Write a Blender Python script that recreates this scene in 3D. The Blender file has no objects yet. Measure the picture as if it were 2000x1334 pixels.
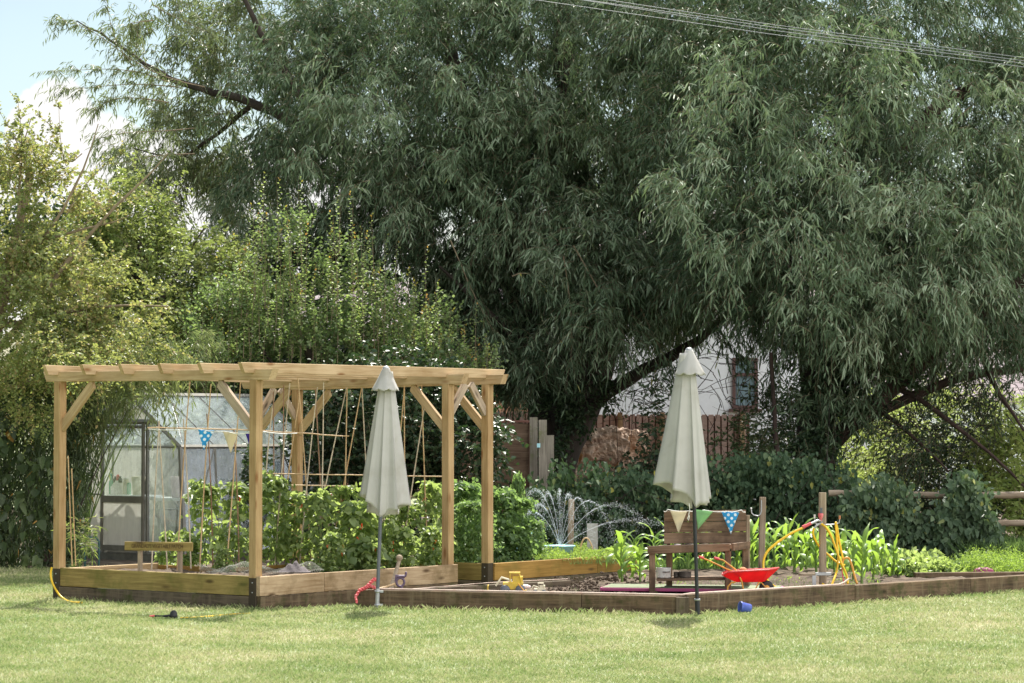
import bpy, math, random
import numpy as np
from mathutils import Vector, Matrix
R = math.radians
random.seed(7); rng = np.random.default_rng(11)
scene = bpy.context.scene
col = scene.collection

# ------------------------------------------------------------------ camera
F, HC = 5320.0, 1.87                     # focal length in photo pixels, eye height (m)
PITCH = math.atan(168 / F)
cam_d = bpy.data.cameras.new('camera'); cam = bpy.data.objects.new('camera', cam_d); col.objects.link(cam)
cam.location = (0, 0, HC); cam.rotation_euler = (math.pi / 2 + PITCH, 0, 0)
cam_d.sensor_width = 36; cam_d.lens = F / 2000 * 36; cam_d.clip_end = 2000
scene.camera = cam

# ------------------------------------------------------------------ light
SUN_AZ, SUN_EL = R(8), R(55)             # azimuth from +Y (away from the camera) towards +X
sd = bpy.data.lights.new('sun', 'SUN'); sd.energy = 4.6; sd.angle = R(0.5); sd.color = (1.0, .95, .86)
so = bpy.data.objects.new('sun', sd); col.objects.link(so)
sv = Vector((math.sin(SUN_AZ) * math.cos(SUN_EL), math.cos(SUN_AZ) * math.cos(SUN_EL), math.sin(SUN_EL)))
so.rotation_euler = sv.to_track_quat('Z', 'Y').to_euler()
EXPOSURE = 1.3
scene.view_settings.view_transform = 'Standard'; scene.view_settings.look = 'None'
scene.view_settings.gamma = 1; scene.view_settings.exposure = EXPOSURE
scene.view_settings.use_curve_mapping = False

def node(nt, typ, ins=None, **attrs):
    n = nt.nodes.new(typ)
    for k, v in attrs.items(): setattr(n, k, v)
    for k, v in (ins or {}).items():
        if isinstance(v, bpy.types.NodeSocket): nt.links.new(v, n.inputs[k])
        else: n.inputs[k].default_value = v
    return n
def math_n(nt, op, a, b=0.0, c=0.0, clamp=False):
    n = nt.nodes.new('ShaderNodeMath'); n.operation = op; n.use_clamp = clamp
    for i, v in enumerate((a, b, c)):
        if isinstance(v, bpy.types.NodeSocket): nt.links.new(v, n.inputs[i])
        else: n.inputs[i].default_value = v
    return n.outputs[0]
def ramp(nt, fac, stops, interp='LINEAR'):
    n = nt.nodes.new('ShaderNodeValToRGB'); n.color_ramp.interpolation = interp
    e = n.color_ramp.elements
    while len(e) < len(stops): e.new(.5)
    for i, (p, c) in enumerate(stops):
        e[i].position = p; e[i].color = (c[0], c[1], c[2], 1) if not isinstance(c, (int, float)) else (c, c, c, 1)
    nt.links.new(fac, n.inputs[0]); return n.outputs[0]
def mixc(nt, fac, a, b, mode='MIX'):
    n = nt.nodes.new('ShaderNodeMix'); n.data_type = 'RGBA'; n.blend_type = mode
    for i, v in ((0, fac), (6, a), (7, b)):
        if isinstance(v, bpy.types.NodeSocket): nt.links.new(v, n.inputs[i])
        else: n.inputs[i].default_value = v if i == 0 else (v[0], v[1], v[2], 1)
    return n.outputs[2]

world = bpy.data.worlds.new('World'); scene.world = world; world.use_nodes = True
nt = world.node_tree; nt.nodes.clear()
sky = node(nt, 'ShaderNodeTexSky', sky_type='NISHITA', sun_disc=False, sun_elevation=SUN_EL, sun_rotation=SUN_AZ,
           air_density=1.0, dust_density=1.5, ozone_density=1.2)
tc = node(nt, 'ShaderNodeTexCoord')
sep = node(nt, 'ShaderNodeSeparateXYZ', {0: tc.outputs['Generated']})
X, Y, Z = sep.outputs
# broken cumulus over the whole dome: directions projected on a cloud deck
inv = math_n(nt, 'DIVIDE', 1.0, math_n(nt, 'ADD', math_n(nt, 'ABSOLUTE', Z), .12))
cx = math_n(nt, 'MULTIPLY', X, inv); cy = math_n(nt, 'MULTIPLY', Y, inv)
cv = node(nt, 'ShaderNodeCombineXYZ', {0: cx, 1: cy, 2: 0.0})
nz = node(nt, 'ShaderNodeTexNoise', {'Vector': cv.outputs[0], 'Scale': 1.1, 'Detail': 7.0, 'Roughness': .55})
# added unseen cloud bank, right behind the viewer, brightens the right-facing timber
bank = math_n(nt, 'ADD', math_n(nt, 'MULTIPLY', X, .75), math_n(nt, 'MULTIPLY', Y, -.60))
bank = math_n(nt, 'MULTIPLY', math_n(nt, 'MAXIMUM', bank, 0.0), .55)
# low cumulus seen left of the willow (azimuth about -9 deg, 3..8 deg up)
def puff(x0, z0, rx, rz):
    az = math_n(nt, 'DIVIDE', X, math_n(nt, 'MAXIMUM', Y, .05)); el = math_n(nt, 'DIVIDE', Z, math_n(nt, 'MAXIMUM', Y, .05))
    a = math_n(nt, 'DIVIDE', math_n(nt, 'SUBTRACT', az, x0), rx); b = math_n(nt, 'DIVIDE', math_n(nt, 'SUBTRACT', el, z0), rz)
    d = math_n(nt, 'ADD', math_n(nt, 'MULTIPLY', a, a), math_n(nt, 'MULTIPLY', b, b))
    return math_n(nt, 'SUBTRACT', 1.0, math_n(nt, 'SQRT', d))
pf = puff(-.170, .112, .018, .017)
for q in ((-.158, .100, .026, .020), (-.140, .094, .030, .018), (-.150, .060, .07, .030), (-.19, .086, .03, .018), (-.08, .075, .06, .03)):
    pf = math_n(nt, 'MAXIMUM', pf, puff(*q))
nf = node(nt, 'ShaderNodeTexNoise', {'Vector': tc.outputs['Generated'], 'Scale': 55.0, 'Detail': 5.0, 'Roughness': .6})
pf = math_n(nt, 'ADD', pf, math_n(nt, 'MULTIPLY', math_n(nt, 'SUBTRACT', nf.outputs[0], .5), 1.1))
pfm = ramp(nt, pf, [(.0, 0), (.10, .75), (.30, 1)])
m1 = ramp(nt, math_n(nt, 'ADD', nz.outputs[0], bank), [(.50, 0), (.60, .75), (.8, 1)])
# high thin veil at the top of view
up = ramp(nt, Z, [(.135, 0), (.17, .75)])
vn = node(nt, 'ShaderNodeTexNoise', {'Vector': tc.outputs['Generated'], 'Scale': 14.0, 'Detail': 3.0})
veil = math_n(nt, 'MULTIPLY', up, ramp(nt, vn.outputs[0], [(.4, .1), (.62, 1)]))
front = ramp(nt, Y, [(.9, 1), (.97, 0)])      # inside the narrow sector ahead only the modelled puffs stand
m1 = math_n(nt, 'MULTIPLY', m1, math_n(nt, 'MAXIMUM', front, ramp(nt, Z, [(.2, 0), (.35, 1)])))
skyc = node(nt, 'ShaderNodeVectorMath', {0: sky.outputs[0], 1: (.055, .055, .055)}, operation='MULTIPLY')
cloudc = mixc(nt, ramp(nt, nz.outputs[0], [(.45, 0), (.7, 1)]), (.30, .295, .29), (.175, .19, .21))
skyt = mixc(nt, 1.0, skyc.outputs[0], (1.0, 1.04, .98), 'MULTIPLY')
veilc = mixc(nt, math_n(nt, 'MULTIPLY', veil, .7), skyt, (.26, .31, .35))
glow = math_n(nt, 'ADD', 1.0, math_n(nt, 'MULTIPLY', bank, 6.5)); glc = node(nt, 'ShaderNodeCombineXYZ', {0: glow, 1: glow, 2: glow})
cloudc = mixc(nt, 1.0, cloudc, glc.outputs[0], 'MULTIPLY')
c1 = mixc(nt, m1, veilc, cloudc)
c2 = mixc(nt, pfm, c1, (.44, .435, .425))
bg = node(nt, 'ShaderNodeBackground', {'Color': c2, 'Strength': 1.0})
out = node(nt, 'ShaderNodeOutputWorld', {'Surface': bg.outputs[0]})

# ------------------------------------------------------------------ pixel helpers (measuring the photograph)
cF, cU = Vector((0, math.cos(PITCH), math.sin(PITCH))), Vector((0, -math.sin(PITCH), math.cos(PITCH)))
def ray(px, py): return Vector((px - 1000, 0, 0)) + cU * (667 - py) + cF * F
def W(px, py, d):                        # world point seen at a pixel, at depth d metres
    r = ray(px, py); r *= d / r.y; return Vector((r.x, r.y, HC + r.z))
def G(px, py, z=0.0):                    # world point on the level z
    r = ray(px, py); r *= (z - HC) / r.z; return Vector((r.x, r.y, z))

# ------------------------------------------------------------------ object helpers
def wm(o): return wm(o.parent) @ o.matrix_basis if o.parent else o.matrix_basis.copy()
def tag(o, label=None, cat=None, group=None, kind=None):
    if label: o['label'] = label
    if cat: o['category'] = cat
    if group: o['group'] = group
    if kind: o['kind'] = kind
    return o
def thing(name, loc, label, cat, group=None):
    o = bpy.data.objects.new(name, None); o.empty_display_size = .1; o.location = loc; col.objects.link(o)
    return tag(o, label, cat, group)
def link(name, me, parent=None, mats=None, world_coords=True):
    for m in (mats if isinstance(mats, (list, tuple)) else [mats]):
        if m: me.materials.append(m)
    o = bpy.data.objects.new(name, me); col.objects.link(o)
    if parent:
        o.parent = parent
        if world_coords: me.transform(wm(parent).inverted())
    return o
def set_origin(o):                       # top-level mesh: origin to its base centre
    me = o.data; n = len(me.vertices); a = np.empty(n * 3, np.float32); me.vertices.foreach_get('co', a); a = a.reshape(-1, 3)
    c = Vector(((a[:, 0].min() + a[:, 0].max()) / 2, (a[:, 1].min() + a[:, 1].max()) / 2, a[:, 2].min()))
    me.transform(Matrix.Translation(-c)); o.location = c; return o

class MB:
    def __init__(s): s.v = []; s.f = []; s.m = []; s.sm = []
    def add(s, vs, fs, mi=0, smooth=False):
        b = len(s.v); s.v += [tuple(v) for v in vs]
        for f in fs: s.f.append(tuple(b + i for i in f)); s.m.append(mi); s.sm.append(smooth)
    def box(s, c, ux, uy, uz, hx, hy, hz, mi=0, bev=0.0):
        c, ux, uy, uz = Vector(c), Vector(ux).normalized(), Vector(uy).normalized(), Vector(uz).normalized()
        if bev <= 0:
            vs = [c + ux * hx * i + uy * hy * j + uz * hz * k for i in (-1, 1) for j in (-1, 1) for k in (-1, 1)]
            s.add(vs, [(0, 1, 3, 2), (4, 6, 7, 5), (0, 4, 5, 1), (2, 3, 7, 6), (0, 2, 6, 4), (1, 5, 7, 3)], mi); return
        prof = []
        for (sj, sk) in ((1, 1), (-1, 1), (-1, -1), (1, -1)):
            a, b = (sj * (hy - bev), sk * hz), (sj * hy, sk * (hz - bev))
            prof += [b, a] if sj * sk > 0 else [a, b]
        vs = [c - ux * hx + uy * p[0] + uz * p[1] for p in prof] + [c + ux * hx + uy * p[0] + uz * p[1] for p in prof]
        n = len(prof)
        s.add(vs, [(i, (i + 1) % n, n + (i + 1) % n, n + i) for i in range(n)] + [tuple(range(n))[::-1], tuple(range(n, 2 * n))], mi)
    def tube(s, pts, rad, n=8, mi=0, cap=True, smooth=True):
        pts = [Vector(p) for p in pts]
        if isinstance(rad, (int, float)): rad = [rad] * len(pts)
        rings = []; ref = None
        for i, p in enumerate(pts):
            t = (pts[min(i + 1, len(pts) - 1)] - pts[max(i - 1, 0)]).normalized()
            if ref is None:
                ref = t.cross(Vector((0, 0, 1)) if abs(t.z) < .9 else Vector((1, 0, 0))).normalized()
            ref = (ref - t * ref.dot(t)).normalized(); b = t.cross(ref)
            rings.append([p + (ref * math.cos(a) + b * math.sin(a)) * rad[i] for a in [2 * math.pi * k / n for k in range(n)]])
        vs = [v for r in rings for v in r]; fs = []
        for i in range(len(pts) - 1):
            for k in range(n): fs.append((i * n + k, i * n + (k + 1) % n, (i + 1) * n + (k + 1) % n, (i + 1) * n + k))
        s.add(vs, fs, mi, smooth)
        if cap:
            s.add(rings[0], [tuple(range(n))[::-1]], mi); s.add(rings[-1], [tuple(range(n))], mi)
    def lathe(s, c, prof, n=20, mi=0, axis=None, smooth=True):   # prof: list of (r, h)
        c = Vector(c); ax = Vector(axis or (0, 0, 1)).normalized()
        e1 = ax.cross(Vector((1, 0, 0)) if abs(ax.x) < .9 else Vector((0, 1, 0))).normalized(); e2 = ax.cross(e1)
        vs = [c + ax * h + (e1 * math.cos(2 * math.pi * k / n) + e2 * math.sin(2 * math.pi * k / n)) * max(r, .0003) for r, h in prof for k in range(n)]
        fs = [(i * n + k, i * n + (k + 1) % n, (i + 1) * n + (k + 1) % n, (i + 1) * n + k) for i in range(len(prof) - 1) for k in range(n)]
        s.add(vs, fs, mi, smooth)
    def ball(s, c, r, mi=0, n=12, sc=(1, 1, 1)):
        c = Vector(c); vs = []; fs = []
        for i in range(n // 2 + 1):
            a = math.pi * i / (n // 2)
            for k in range(n):
                b = 2 * math.pi * k / n
                vs.append(c + Vector((math.sin(a) * math.cos(b) * r * sc[0], math.sin(a) * math.sin(b) * r * sc[1], math.cos(a) * r * sc[2])))
        for i in range(n // 2):
            for k in range(n): fs.append((i * n + k, (i + 1) * n + k, (i + 1) * n + (k + 1) % n, i * n + (k + 1) % n))
        s.add(vs, fs, mi, True)
    def mesh(s, name):
        me = bpy.data.meshes.new(name); me.from_pydata(s.v, [], s.f)
        me.polygons.foreach_set('material_index', s.m); me.polygons.foreach_set('use_smooth', s.sm); me.update(); return me
    def build(s, name, mats, parent=None):
        o = link(name, s.mesh(name), parent, mats)
        if not parent: set_origin(o)
        return o

def board(name, p0, p1, thick, height, m, parent=None, bev=.004, cut0=0.0, cut1=0.0, up=(0, 0, 1), bow=.0):
    """a timber with its own local frame: x along its length, grain follows it. cut: end slant (bottom shorter than top)"""
    p0, p1 = Vector(p0), Vector(p1); x = (p1 - p0); L = x.length; x.normalize()
    upv = Vector(up); z = (upv - x * upv.dot(x)).normalized(); y = z.cross(x)
    hy, hz = thick / 2, height / 2
    n = max(1, int(L / .35)); prof = [(hy - bev, hz), (-hy + bev, hz), (-hy, hz - bev), (-hy, -hz + bev), (-hy + bev, -hz), (hy - bev, -hz), (hy, -hz + bev), (hy, hz - bev)]
    mb = MB(); vs = []
    for i in range(n + 1):
        t = i / n; xx = -L / 2 + L * t; b = bow * math.sin(math.pi * t) + random.uniform(-.0012, .0012)
        for a, c in prof:
            k = (hz - c) / height; dx = (cut0 * k if i == 0 else (-cut1 * k if i == n else 0))
            vs.append((xx + dx, a + b, c + b * .4))
    fs = [(i * 8 + k, i * 8 + (k + 1) % 8, (i + 1) * 8 + (k + 1) % 8, (i + 1) * 8 + k) for i in range(n) for k in range(8)]
    fs = [f[::-1] for f in fs] + [tuple(range(8)), tuple(range(n * 8, n * 8 + 8))[::-1]]
    mb.add(vs, [f[::-1] for f in fs])
    me = mb.mesh(name); me.materials.append(m)
    o = bpy.data.objects.new(name, me); col.objects.link(o)
    M = Matrix.Translation((p0 + p1) / 2) @ Matrix((x, y, z)).transposed().to_4x4()
    if parent: o.parent = parent; M = wm(parent).inverted() @ M
    o.matrix_basis = M; return o

def copy_thing(o, loc, rz=0.0, sc=1.0, label=None, lean=(0, 0)):
    r = o.copy(); col.objects.link(r); r.location = loc; r.rotation_euler = (lean[0], lean[1], rz); r.scale = (sc, sc, sc)
    if label: r['label'] = label
    for ch in [c for c in bpy.data.objects if c.parent == o]:
        c = ch.copy(); col.objects.link(c); c.parent = r
    return r

# ------------------------------------------------------------------ materials
def new_mat(name):
    m = bpy.data.materials.new(name); m.use_nodes = True; t = m.node_tree; t.nodes.clear()
    o = node(t, 'ShaderNodeOutputMaterial'); return m, t, o
def plain(name, c, rough=.5, metal=0.0, spec=.4, var=.12, vscale=9.0, dirt=None, bump=0.0, trans=0.0):
    m, t, o = new_mat(name)
    tcn = node(t, 'ShaderNodeTexCoord'); n = node(t, 'ShaderNodeTexNoise', {'Vector': tcn.outputs['Object'], 'Scale': vscale, 'Detail': 5.0, 'Roughness': .6})
    lo = [x * (1 - var) for x in c]; hi = [min(1, x * (1 + var)) for x in c]
    cc = ramp(t, n.outputs[0], [(.3, lo), (.7, hi)])
    if dirt:
        n2 = node(t, 'ShaderNodeTexNoise', {'Vector': tcn.outputs['Object'], 'Scale': vscale * .7, 'Detail': 8.0, 'Roughness': .7})
        cc = mixc(t, ramp(t, n2.outputs[0], [(.5, 0), (.72, .8)]), cc, dirt)
    b = node(t, 'ShaderNodeBsdfPrincipled', {'Base Color': cc, 'Roughness': rough, 'Metallic': metal, 'Specular IOR Level': spec})
    if bump:
        n3 = node(t, 'ShaderNodeTexNoise', {'Vector': tcn.outputs['Object'], 'Scale': vscale * 4, 'Detail': 6.0})
        bb = node(t, 'ShaderNodeBump', {'Height': n3.outputs[0], 'Strength': bump, 'Distance': .02}); t.links.new(bb.outputs[0], b.inputs['Normal'])
    sh = b.outputs[0]
    if trans:
        tr = node(t, 'ShaderNodeBsdfTranslucent', {'Color': cc}); mx = node(t, 'ShaderNodeMixShader', {0: trans, 1: sh, 2: tr.outputs[0]}); sh = mx.outputs[0]
    t.links.new(sh, o.inputs[0]); return m
def wood(name, c_lo, c_hi, knot=(.10, .05, .02), rough=.75, grain=1.0, stain=None, stain_lo=.5, moss=None, streak=None, dark_below=None):
    m, t, o = new_mat(name)
    tcn = node(t, 'ShaderNodeTexCoord'); oi = node(t, 'ShaderNodeObjectInfo')
    off = node(t, 'ShaderNodeVectorMath', {0: oi.outputs['Random'], 1: (37.0, 91.0, 53.0)}, operation='MULTIPLY')
    pv = node(t, 'ShaderNodeVectorMath', {0: tcn.outputs['Object'], 1: off.outputs[0]}, operation='ADD').outputs[0]
    g = node(t, 'ShaderNodeVectorMath', {0: pv, 1: (1.3, 26.0, 26.0)}, operation='MULTIPLY').outputs[0]
    n1 = node(t, 'ShaderNodeTexNoise', {'Vector': g, 'Scale': 1.6, 'Detail': 6.0, 'Roughness': .65, 'Distortion': .6})
    n2 = node(t, 'ShaderNodeTexNoise', {'Vector': pv, 'Scale': 2.3, 'Detail': 4.0})
    f = math_n(t, 'ADD', math_n(t, 'MULTIPLY', n1.outputs[0], .65 * grain), math_n(t, 'MULTIPLY', n2.outputs[0], .5))
    cc = ramp(t, f, [(.40, c_lo), (.68, c_hi)])
    kv = node(t, 'ShaderNodeVectorMath', {0: pv, 1: (2.2, 7.0, 7.0)}, operation='MULTIPLY').outputs[0]
    vo = node(t, 'ShaderNodeTexVoronoi', {'Vector': kv, 'Scale': 1.0, 'Randomness': 1.0})
    cc = mixc(t, ramp(t, vo.outputs[0], [(.06, .9), (.19, 0)]), cc, knot)
    if stain:
        n3 = node(t, 'ShaderNodeTexNoise', {'Vector': pv, 'Scale': 3.4, 'Detail': 6.0, 'Roughness': .65})
        cc = mixc(t, ramp(t, n3.outputs[0], [(stain_lo, 0), (stain_lo + .2, .8)]), cc, stain)
    if streak:
        sv_ = node(t, 'ShaderNodeVectorMath', {0: pv, 1: (9.0, 9.0, 1.2)}, operation='MULTIPLY').outputs[0]
        n4 = node(t, 'ShaderNodeTexNoise', {'Vector': sv_, 'Scale': 1.3, 'Detail': 5.0, 'Roughness': .7})
        cc = mixc(t, ramp(t, n4.outputs[0], [(.48, 0), (.66, .85)]), cc, streak)
    if moss:
        n5 = node(t, 'ShaderNodeTexNoise', {'Vector': pv, 'Scale': 4.2, 'Detail': 7.0, 'Roughness': .7})
        cc = mixc(t, ramp(t, n5.outputs[0], [(.53, 0), (.66, .85)]), cc, moss)
    if dark_below is not None:           # damp foot of a post: object z is height along the post
        s = node(t, 'ShaderNodeSeparateXYZ', {0: tcn.outputs['Object']})
        cc = mixc(t, ramp(t, math_n(t, 'ADD', math_n(t, 'MULTIPLY', s.outputs[0], 1.0), -dark_below + .5), [(.497, .93), (.503, 0)]), cc, (.028, .024, .019))
    b = node(t, 'ShaderNodeBsdfPrincipled', {'Base Color': cc, 'Roughness': rough, 'Specular IOR Level': .25})
    bb = node(t, 'ShaderNodeBump', {'Height': n1.outputs[0], 'Strength': .35, 'Distance': .006}); t.links.new(bb.outputs[0], b.inputs['Normal'])
    t.links.new(b.outputs[0], o.inputs[0]); return m
def leafmat(name, stops, trans=(.25, .4, .05), tf=.4, rough=.45, spec=.35):
    m, t, o = new_mat(name)
    a = node(t, 'ShaderNodeAttribute', attribute_name='r')
    cc = ramp(t, a.outputs['Fac'], stops)
    tcol = mixc(t, .6, cc, trans)
    b = node(t, 'ShaderNodeBsdfPrincipled', {'Base Color': cc, 'Roughness': rough, 'Specular IOR Level': spec})
    tr = node(t, 'ShaderNodeBsdfTranslucent', {'Color': tcol})
    mx = node(t, 'ShaderNodeMixShader', {0: tf, 1: b.outputs[0], 2: tr.outputs[0]})
    t.links.new(mx.outputs[0], o.inputs[0]); return m

M = {}
M['pine'] = wood('new_pine', (.29, .185, .085), (.50, .37, .22), knot=(.20, .09, .03))
M['pine_post'] = wood('new_pine_post', (.25, .15, .06), (.43, .295, .15), knot=(.20, .09, .03), dark_below=-.84)
M['pine_grey'] = wood('greyed_pine', (.22, .17, .12), (.42, .33, .24), knot=(.05, .03, .02))
M['plank_olive'] = wood('algae_plank', (.15, .105, .032), (.32, .24, .085), knot=(.06, .035, .012), stain=(.13, .13, .03), stain_lo=.5)
M['plank_pale'] = wood('pale_plank', (.23, .145, .075), (.46, .335, .215), knot=(.07, .035, .015), stain=(.16, .105, .05), stain_lo=.47)
M['plank_amber'] = wood('wet_amber_plank', (.17, .09, .018), (.33, .19, .05), knot=(.05, .03, .01), stain=(.14, .11, .02), stain_lo=.52)
M['sleeper'] = wood('old_sleeper', (.025, .020, .014), (.15, .115, .08), knot=(.02, .015, .01), streak=(.15, .12, .08), moss=(.055, .065, .015), rough=.9)
M['sleeper_brown'] = wood('brown_sleeper', (.030, .019, .012), (.17, .115, .07), knot=(.02, .012, .008), streak=(.17, .13, .08), moss=(.045, .048, .014), rough=.9)
M['bench'] = wood('bench_wood', (.075, .042, .024), (.25, .165, .105), knot=(.03, .015, .01), stain=(.05, .032, .02), stain_lo=.47)
M['stake'] = wood('grey_stake', (.16, .115, .075), (.36, .29, .21), knot=(.07, .045, .03))
M['rail'] = wood('rail_wood', (.15, .105, .07), (.36, .285, .21), knot=(.06, .04, .03))
M['lap'] = wood('lap_panel', (.09, .055, .035), (.22, .15, .10), knot=(.04, .025, .015))
M['clad'] = wood('clad_fence', (.27, .185, .165), (.42, .31, .28), knot=(.09, .05, .04))
M['bamboo'] = wood('bamboo_cane', (.36, .22, .10), (.58, .42, .24), knot=(.2, .12, .05), rough=.5)
M['bamboo_pale'] = wood('pale_cane', (.34, .27, .19), (.58, .50, .38), knot=(.2, .15, .1), rough=.5)
M['bamboo_dark'] = wood('dark_cane', (.16, .09, .055), (.32, .19, .12), knot=(.08, .05, .03), rough=.5)
M['bark'] = plain('bark', (.045, .035, .028), .95, var=.5, vscale=5, bump=.8)
M['bark_red'] = plain('bark_reddish', (.050, .032, .026), .95, var=.5, vscale=5, bump=.8)
M['twig'] = plain('twig', (.22, .17, .11), .9, var=.3)
M['stem'] = plain('green_stem', (.14, .22, .05), .6, var=.3)
M['alu'] = plain('greenhouse_metal', (.20, .195, .175), .5, .35, var=.2, dirt=(.22, .20, .15))
M['alu_dark'] = plain('weathered_metal', (.16, .15, .12), .6, .4, var=.25)
M['steel'] = plain('galvanised', (.42, .43, .44), .45, .6, var=.2)
M['pole_grey'] = plain('grey_pole', (.12, .13, .15), .45, .3)
M['pole_black'] = plain('black_pole', (.022, .024, .028), .4, .2)
M['white'] = plain('white_plastic', (.78, .77, .74), .4, dirt=(.5, .47, .4))
M['white_metal'] = plain('white_metal', (.75, .78, .80), .4)
M['soil'] = plain('soil', (.085, .06, .042), 1.0, var=.55, vscale=6, dirt=(.17, .135, .095), bump=.9)
M['black'] = plain('black_rubber', (.02, .02, .022), .55, var=.2)
M['red'] = plain('red_plastic', (.75, .03, .035), .35, trans=.35, dirt=(.5, .08, .06))
M['red_d'] = plain('red_plastic_rim', (.62, .08, .08), .4)
M['pinkred'] = plain('faded_red_plastic', (.62, .10, .11), .5, dirt=(.6, .3, .3))
M['yellow'] = plain('yellow_plastic', (.62, .43, .05), .5, dirt=(.40, .31, .15), vscale=22)
M['yellow_hose'] = plain('yellow_hose', (.74, .46, .02), .35, var=.15)
M['orange_m'] = plain('orange_paint_metal', (.62, .30, .05), .5, dirt=(.35, .18, .08))
M['magenta'] = plain('magenta_board', (.30, .05, .14), .6, dirt=(.3, .1, .16))
M['mintboard'] = plain('pale_green_board', (.13, .165, .085), .8, var=.35, dirt=(.10, .085, .055))
M['blue_pot'] = plain('blue_plastic', (.07, .11, .42), .35)
M['hose_pale'] = plain('pale_hose', (.55, .44, .36), .6, dirt=(.45, .25, .2))
M['lightblue'] = plain('light_blue_plastic', (.38, .68, .74), .4)
M['teal'] = plain('dark_green_enamel', (.02, .07, .065), .4)
M['enamel'] = plain('white_enamel', (.72, .72, .70), .25, dirt=(.35, .25, .18))
M['pan_dark'] = plain('old_pan', (.10, .085, .075), .5, .4, dirt=(.3, .26, .22))
M['terracotta'] = plain('terracotta', (.50, .20, .09), .8)
M['greenp'] = plain('green_plastic', (.06, .36, .19), .35)
M['cream'] = plain('cream_plastic', (.66, .60, .44), .5)
M['purple_g'] = plain('purple_grey_plastic', (.13, .09, .14), .5)
M['pinkbox'] = plain('pink_white_box', (.72, .60, .60), .5)
M['render'] = plain('white_render', (.74, .77, .80), .9, var=.04)
M['brick'] = plain('brick_wall', (.33, .17, .12), .9, var=.25, vscale=20)
M['frame_brown'] = plain('brown_window_frame', (.10, .055, .05), .5)
M['petal'] = plain('orange_red_petal', (.80, .10, .02), .5, trans=.3)
M['cloth'] = plain('dark_cloth', (.10, .085, .09), .9, bump=.4)
M['concrete'] = plain('concrete_slab', (.34, .33, .31), .9)
M['wire'] = plain('overhead_cable', (.16, .18, .20), .5)
def glass_mat(name, dirt, tint=(.93, .955, .95), milky=(.55, .58, .60), scale=3.0, gloss=.12):
    m, t, o = new_mat(name)
    tcn = node(t, 'ShaderNodeTexCoord')
    n = node(t, 'ShaderNodeTexNoise', {'Vector': tcn.outputs['Object'], 'Scale': scale, 'Detail': 7.0, 'Roughness': .65})
    sv_ = node(t, 'ShaderNodeVectorMath', {0: tcn.outputs['Object'], 1: (7.0, 7.0, .9)}, operation='MULTIPLY').outputs[0]
    n2 = node(t, 'ShaderNodeTexNoise', {'Vector': sv_, 'Scale': 3.0, 'Detail': 4.0})
    f = math_n(t, 'ADD', math_n(t, 'MULTIPLY', n.outputs[0], .6), math_n(t, 'MULTIPLY', n2.outputs[0], .4))
    fac = ramp(t, f, [(.35, max(0, dirt - .14)), (.65, min(1, dirt + .14))])
    tr = node(t, 'ShaderNodeBsdfTransparent', {'Color': (*tint, 1)})
    d = node(t, 'ShaderNodeBsdfDiffuse', {'Color': (*milky, 1)}); tl = node(t, 'ShaderNodeBsdfTranslucent', {'Color': (*milky, 1)})
    dm = node(t, 'ShaderNodeMixShader', {0: .5, 1: d.outputs[0], 2: tl.outputs[0]})
    a = node(t, 'ShaderNodeMixShader', {0: fac, 1: tr.outputs[0], 2: dm.outputs[0]})
    g = node(t, 'ShaderNodeBsdfGlossy', {'Color': (.9, .95, 1, 1), 'Roughness': .06})
    fr = node(t, 'ShaderNodeLayerWeight', {'Blend': .5}); fr = math_n(t, 'POWER', fr.outputs['Facing'], 4.0)
    b = node(t, 'ShaderNodeMixShader', {0: math_n(t, 'ADD', math_n(t, 'MULTIPLY', fr, .7), gloss * .6, clamp=True), 1: a.outputs[0], 2: g.outputs[0]})
    t.links.new(b.outputs[0], o.inputs[0]); return m
M['glass'] = glass_mat('dusty_glass', .27, milky=(.70, .74, .84))
M['glass_door'] = glass_mat('door_glass', .14, milky=(.74, .75, .72))
M['poly'] = glass_mat('milky_panel', .84, milky=(.86, .83, .78), gloss=.03)
M['roofglass'] = glass_mat('roof_glass', .24, milky=(.68, .74, .76), gloss=.10)
M['window'] = plain('window_glass', (.16, .23, .26), .08, spec=.8)

def fabric(name, c, tf=.35):
    m, t, o = new_mat(name)
    tcn = node(t, 'ShaderNodeTexCoord'); n = node(t, 'ShaderNodeTexNoise', {'Vector': tcn.outputs['Object'], 'Scale': 3.0, 'Detail': 6.0, 'Roughness': .6})
    cc = ramp(t, n.outputs[0], [(.30, [c[0] * .80, c[1] * .79, c[2] * .75]), (.48, [x * .95 for x in c]), (.62, c)])
    w = node(t, 'ShaderNodeTexNoise', {'Vector': tcn.outputs['Object'], 'Scale': 260.0})
    b = node(t, 'ShaderNodeBsdfPrincipled', {'Base Color': cc, 'Roughness': .85, 'Specular IOR Level': .15})
    bb = node(t, 'ShaderNodeBump', {'Height': w.outputs[0], 'Strength': .15, 'Distance': .002}); t.links.new(bb.outputs[0], b.inputs['Normal'])
    tr = node(t, 'ShaderNodeBsdfTranslucent', {'Color': cc}); mx = node(t, 'ShaderNodeMixShader', {0: tf, 1: b.outputs[0], 2: tr.outputs[0]})
    t.links.new(mx.outputs[0], o.inputs[0]); return m
M['canopy'] = fabric('cream_canopy', (.60, .585, .56), .30)
M['flag_cream'] = fabric('cream_flag', (.66, .60, .42)); M['flag_green'] = fabric('green_flag', (.28, .52, .24)); M['flag_purple'] = fabric('purple_flag', (.08, .05, .35))
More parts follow.
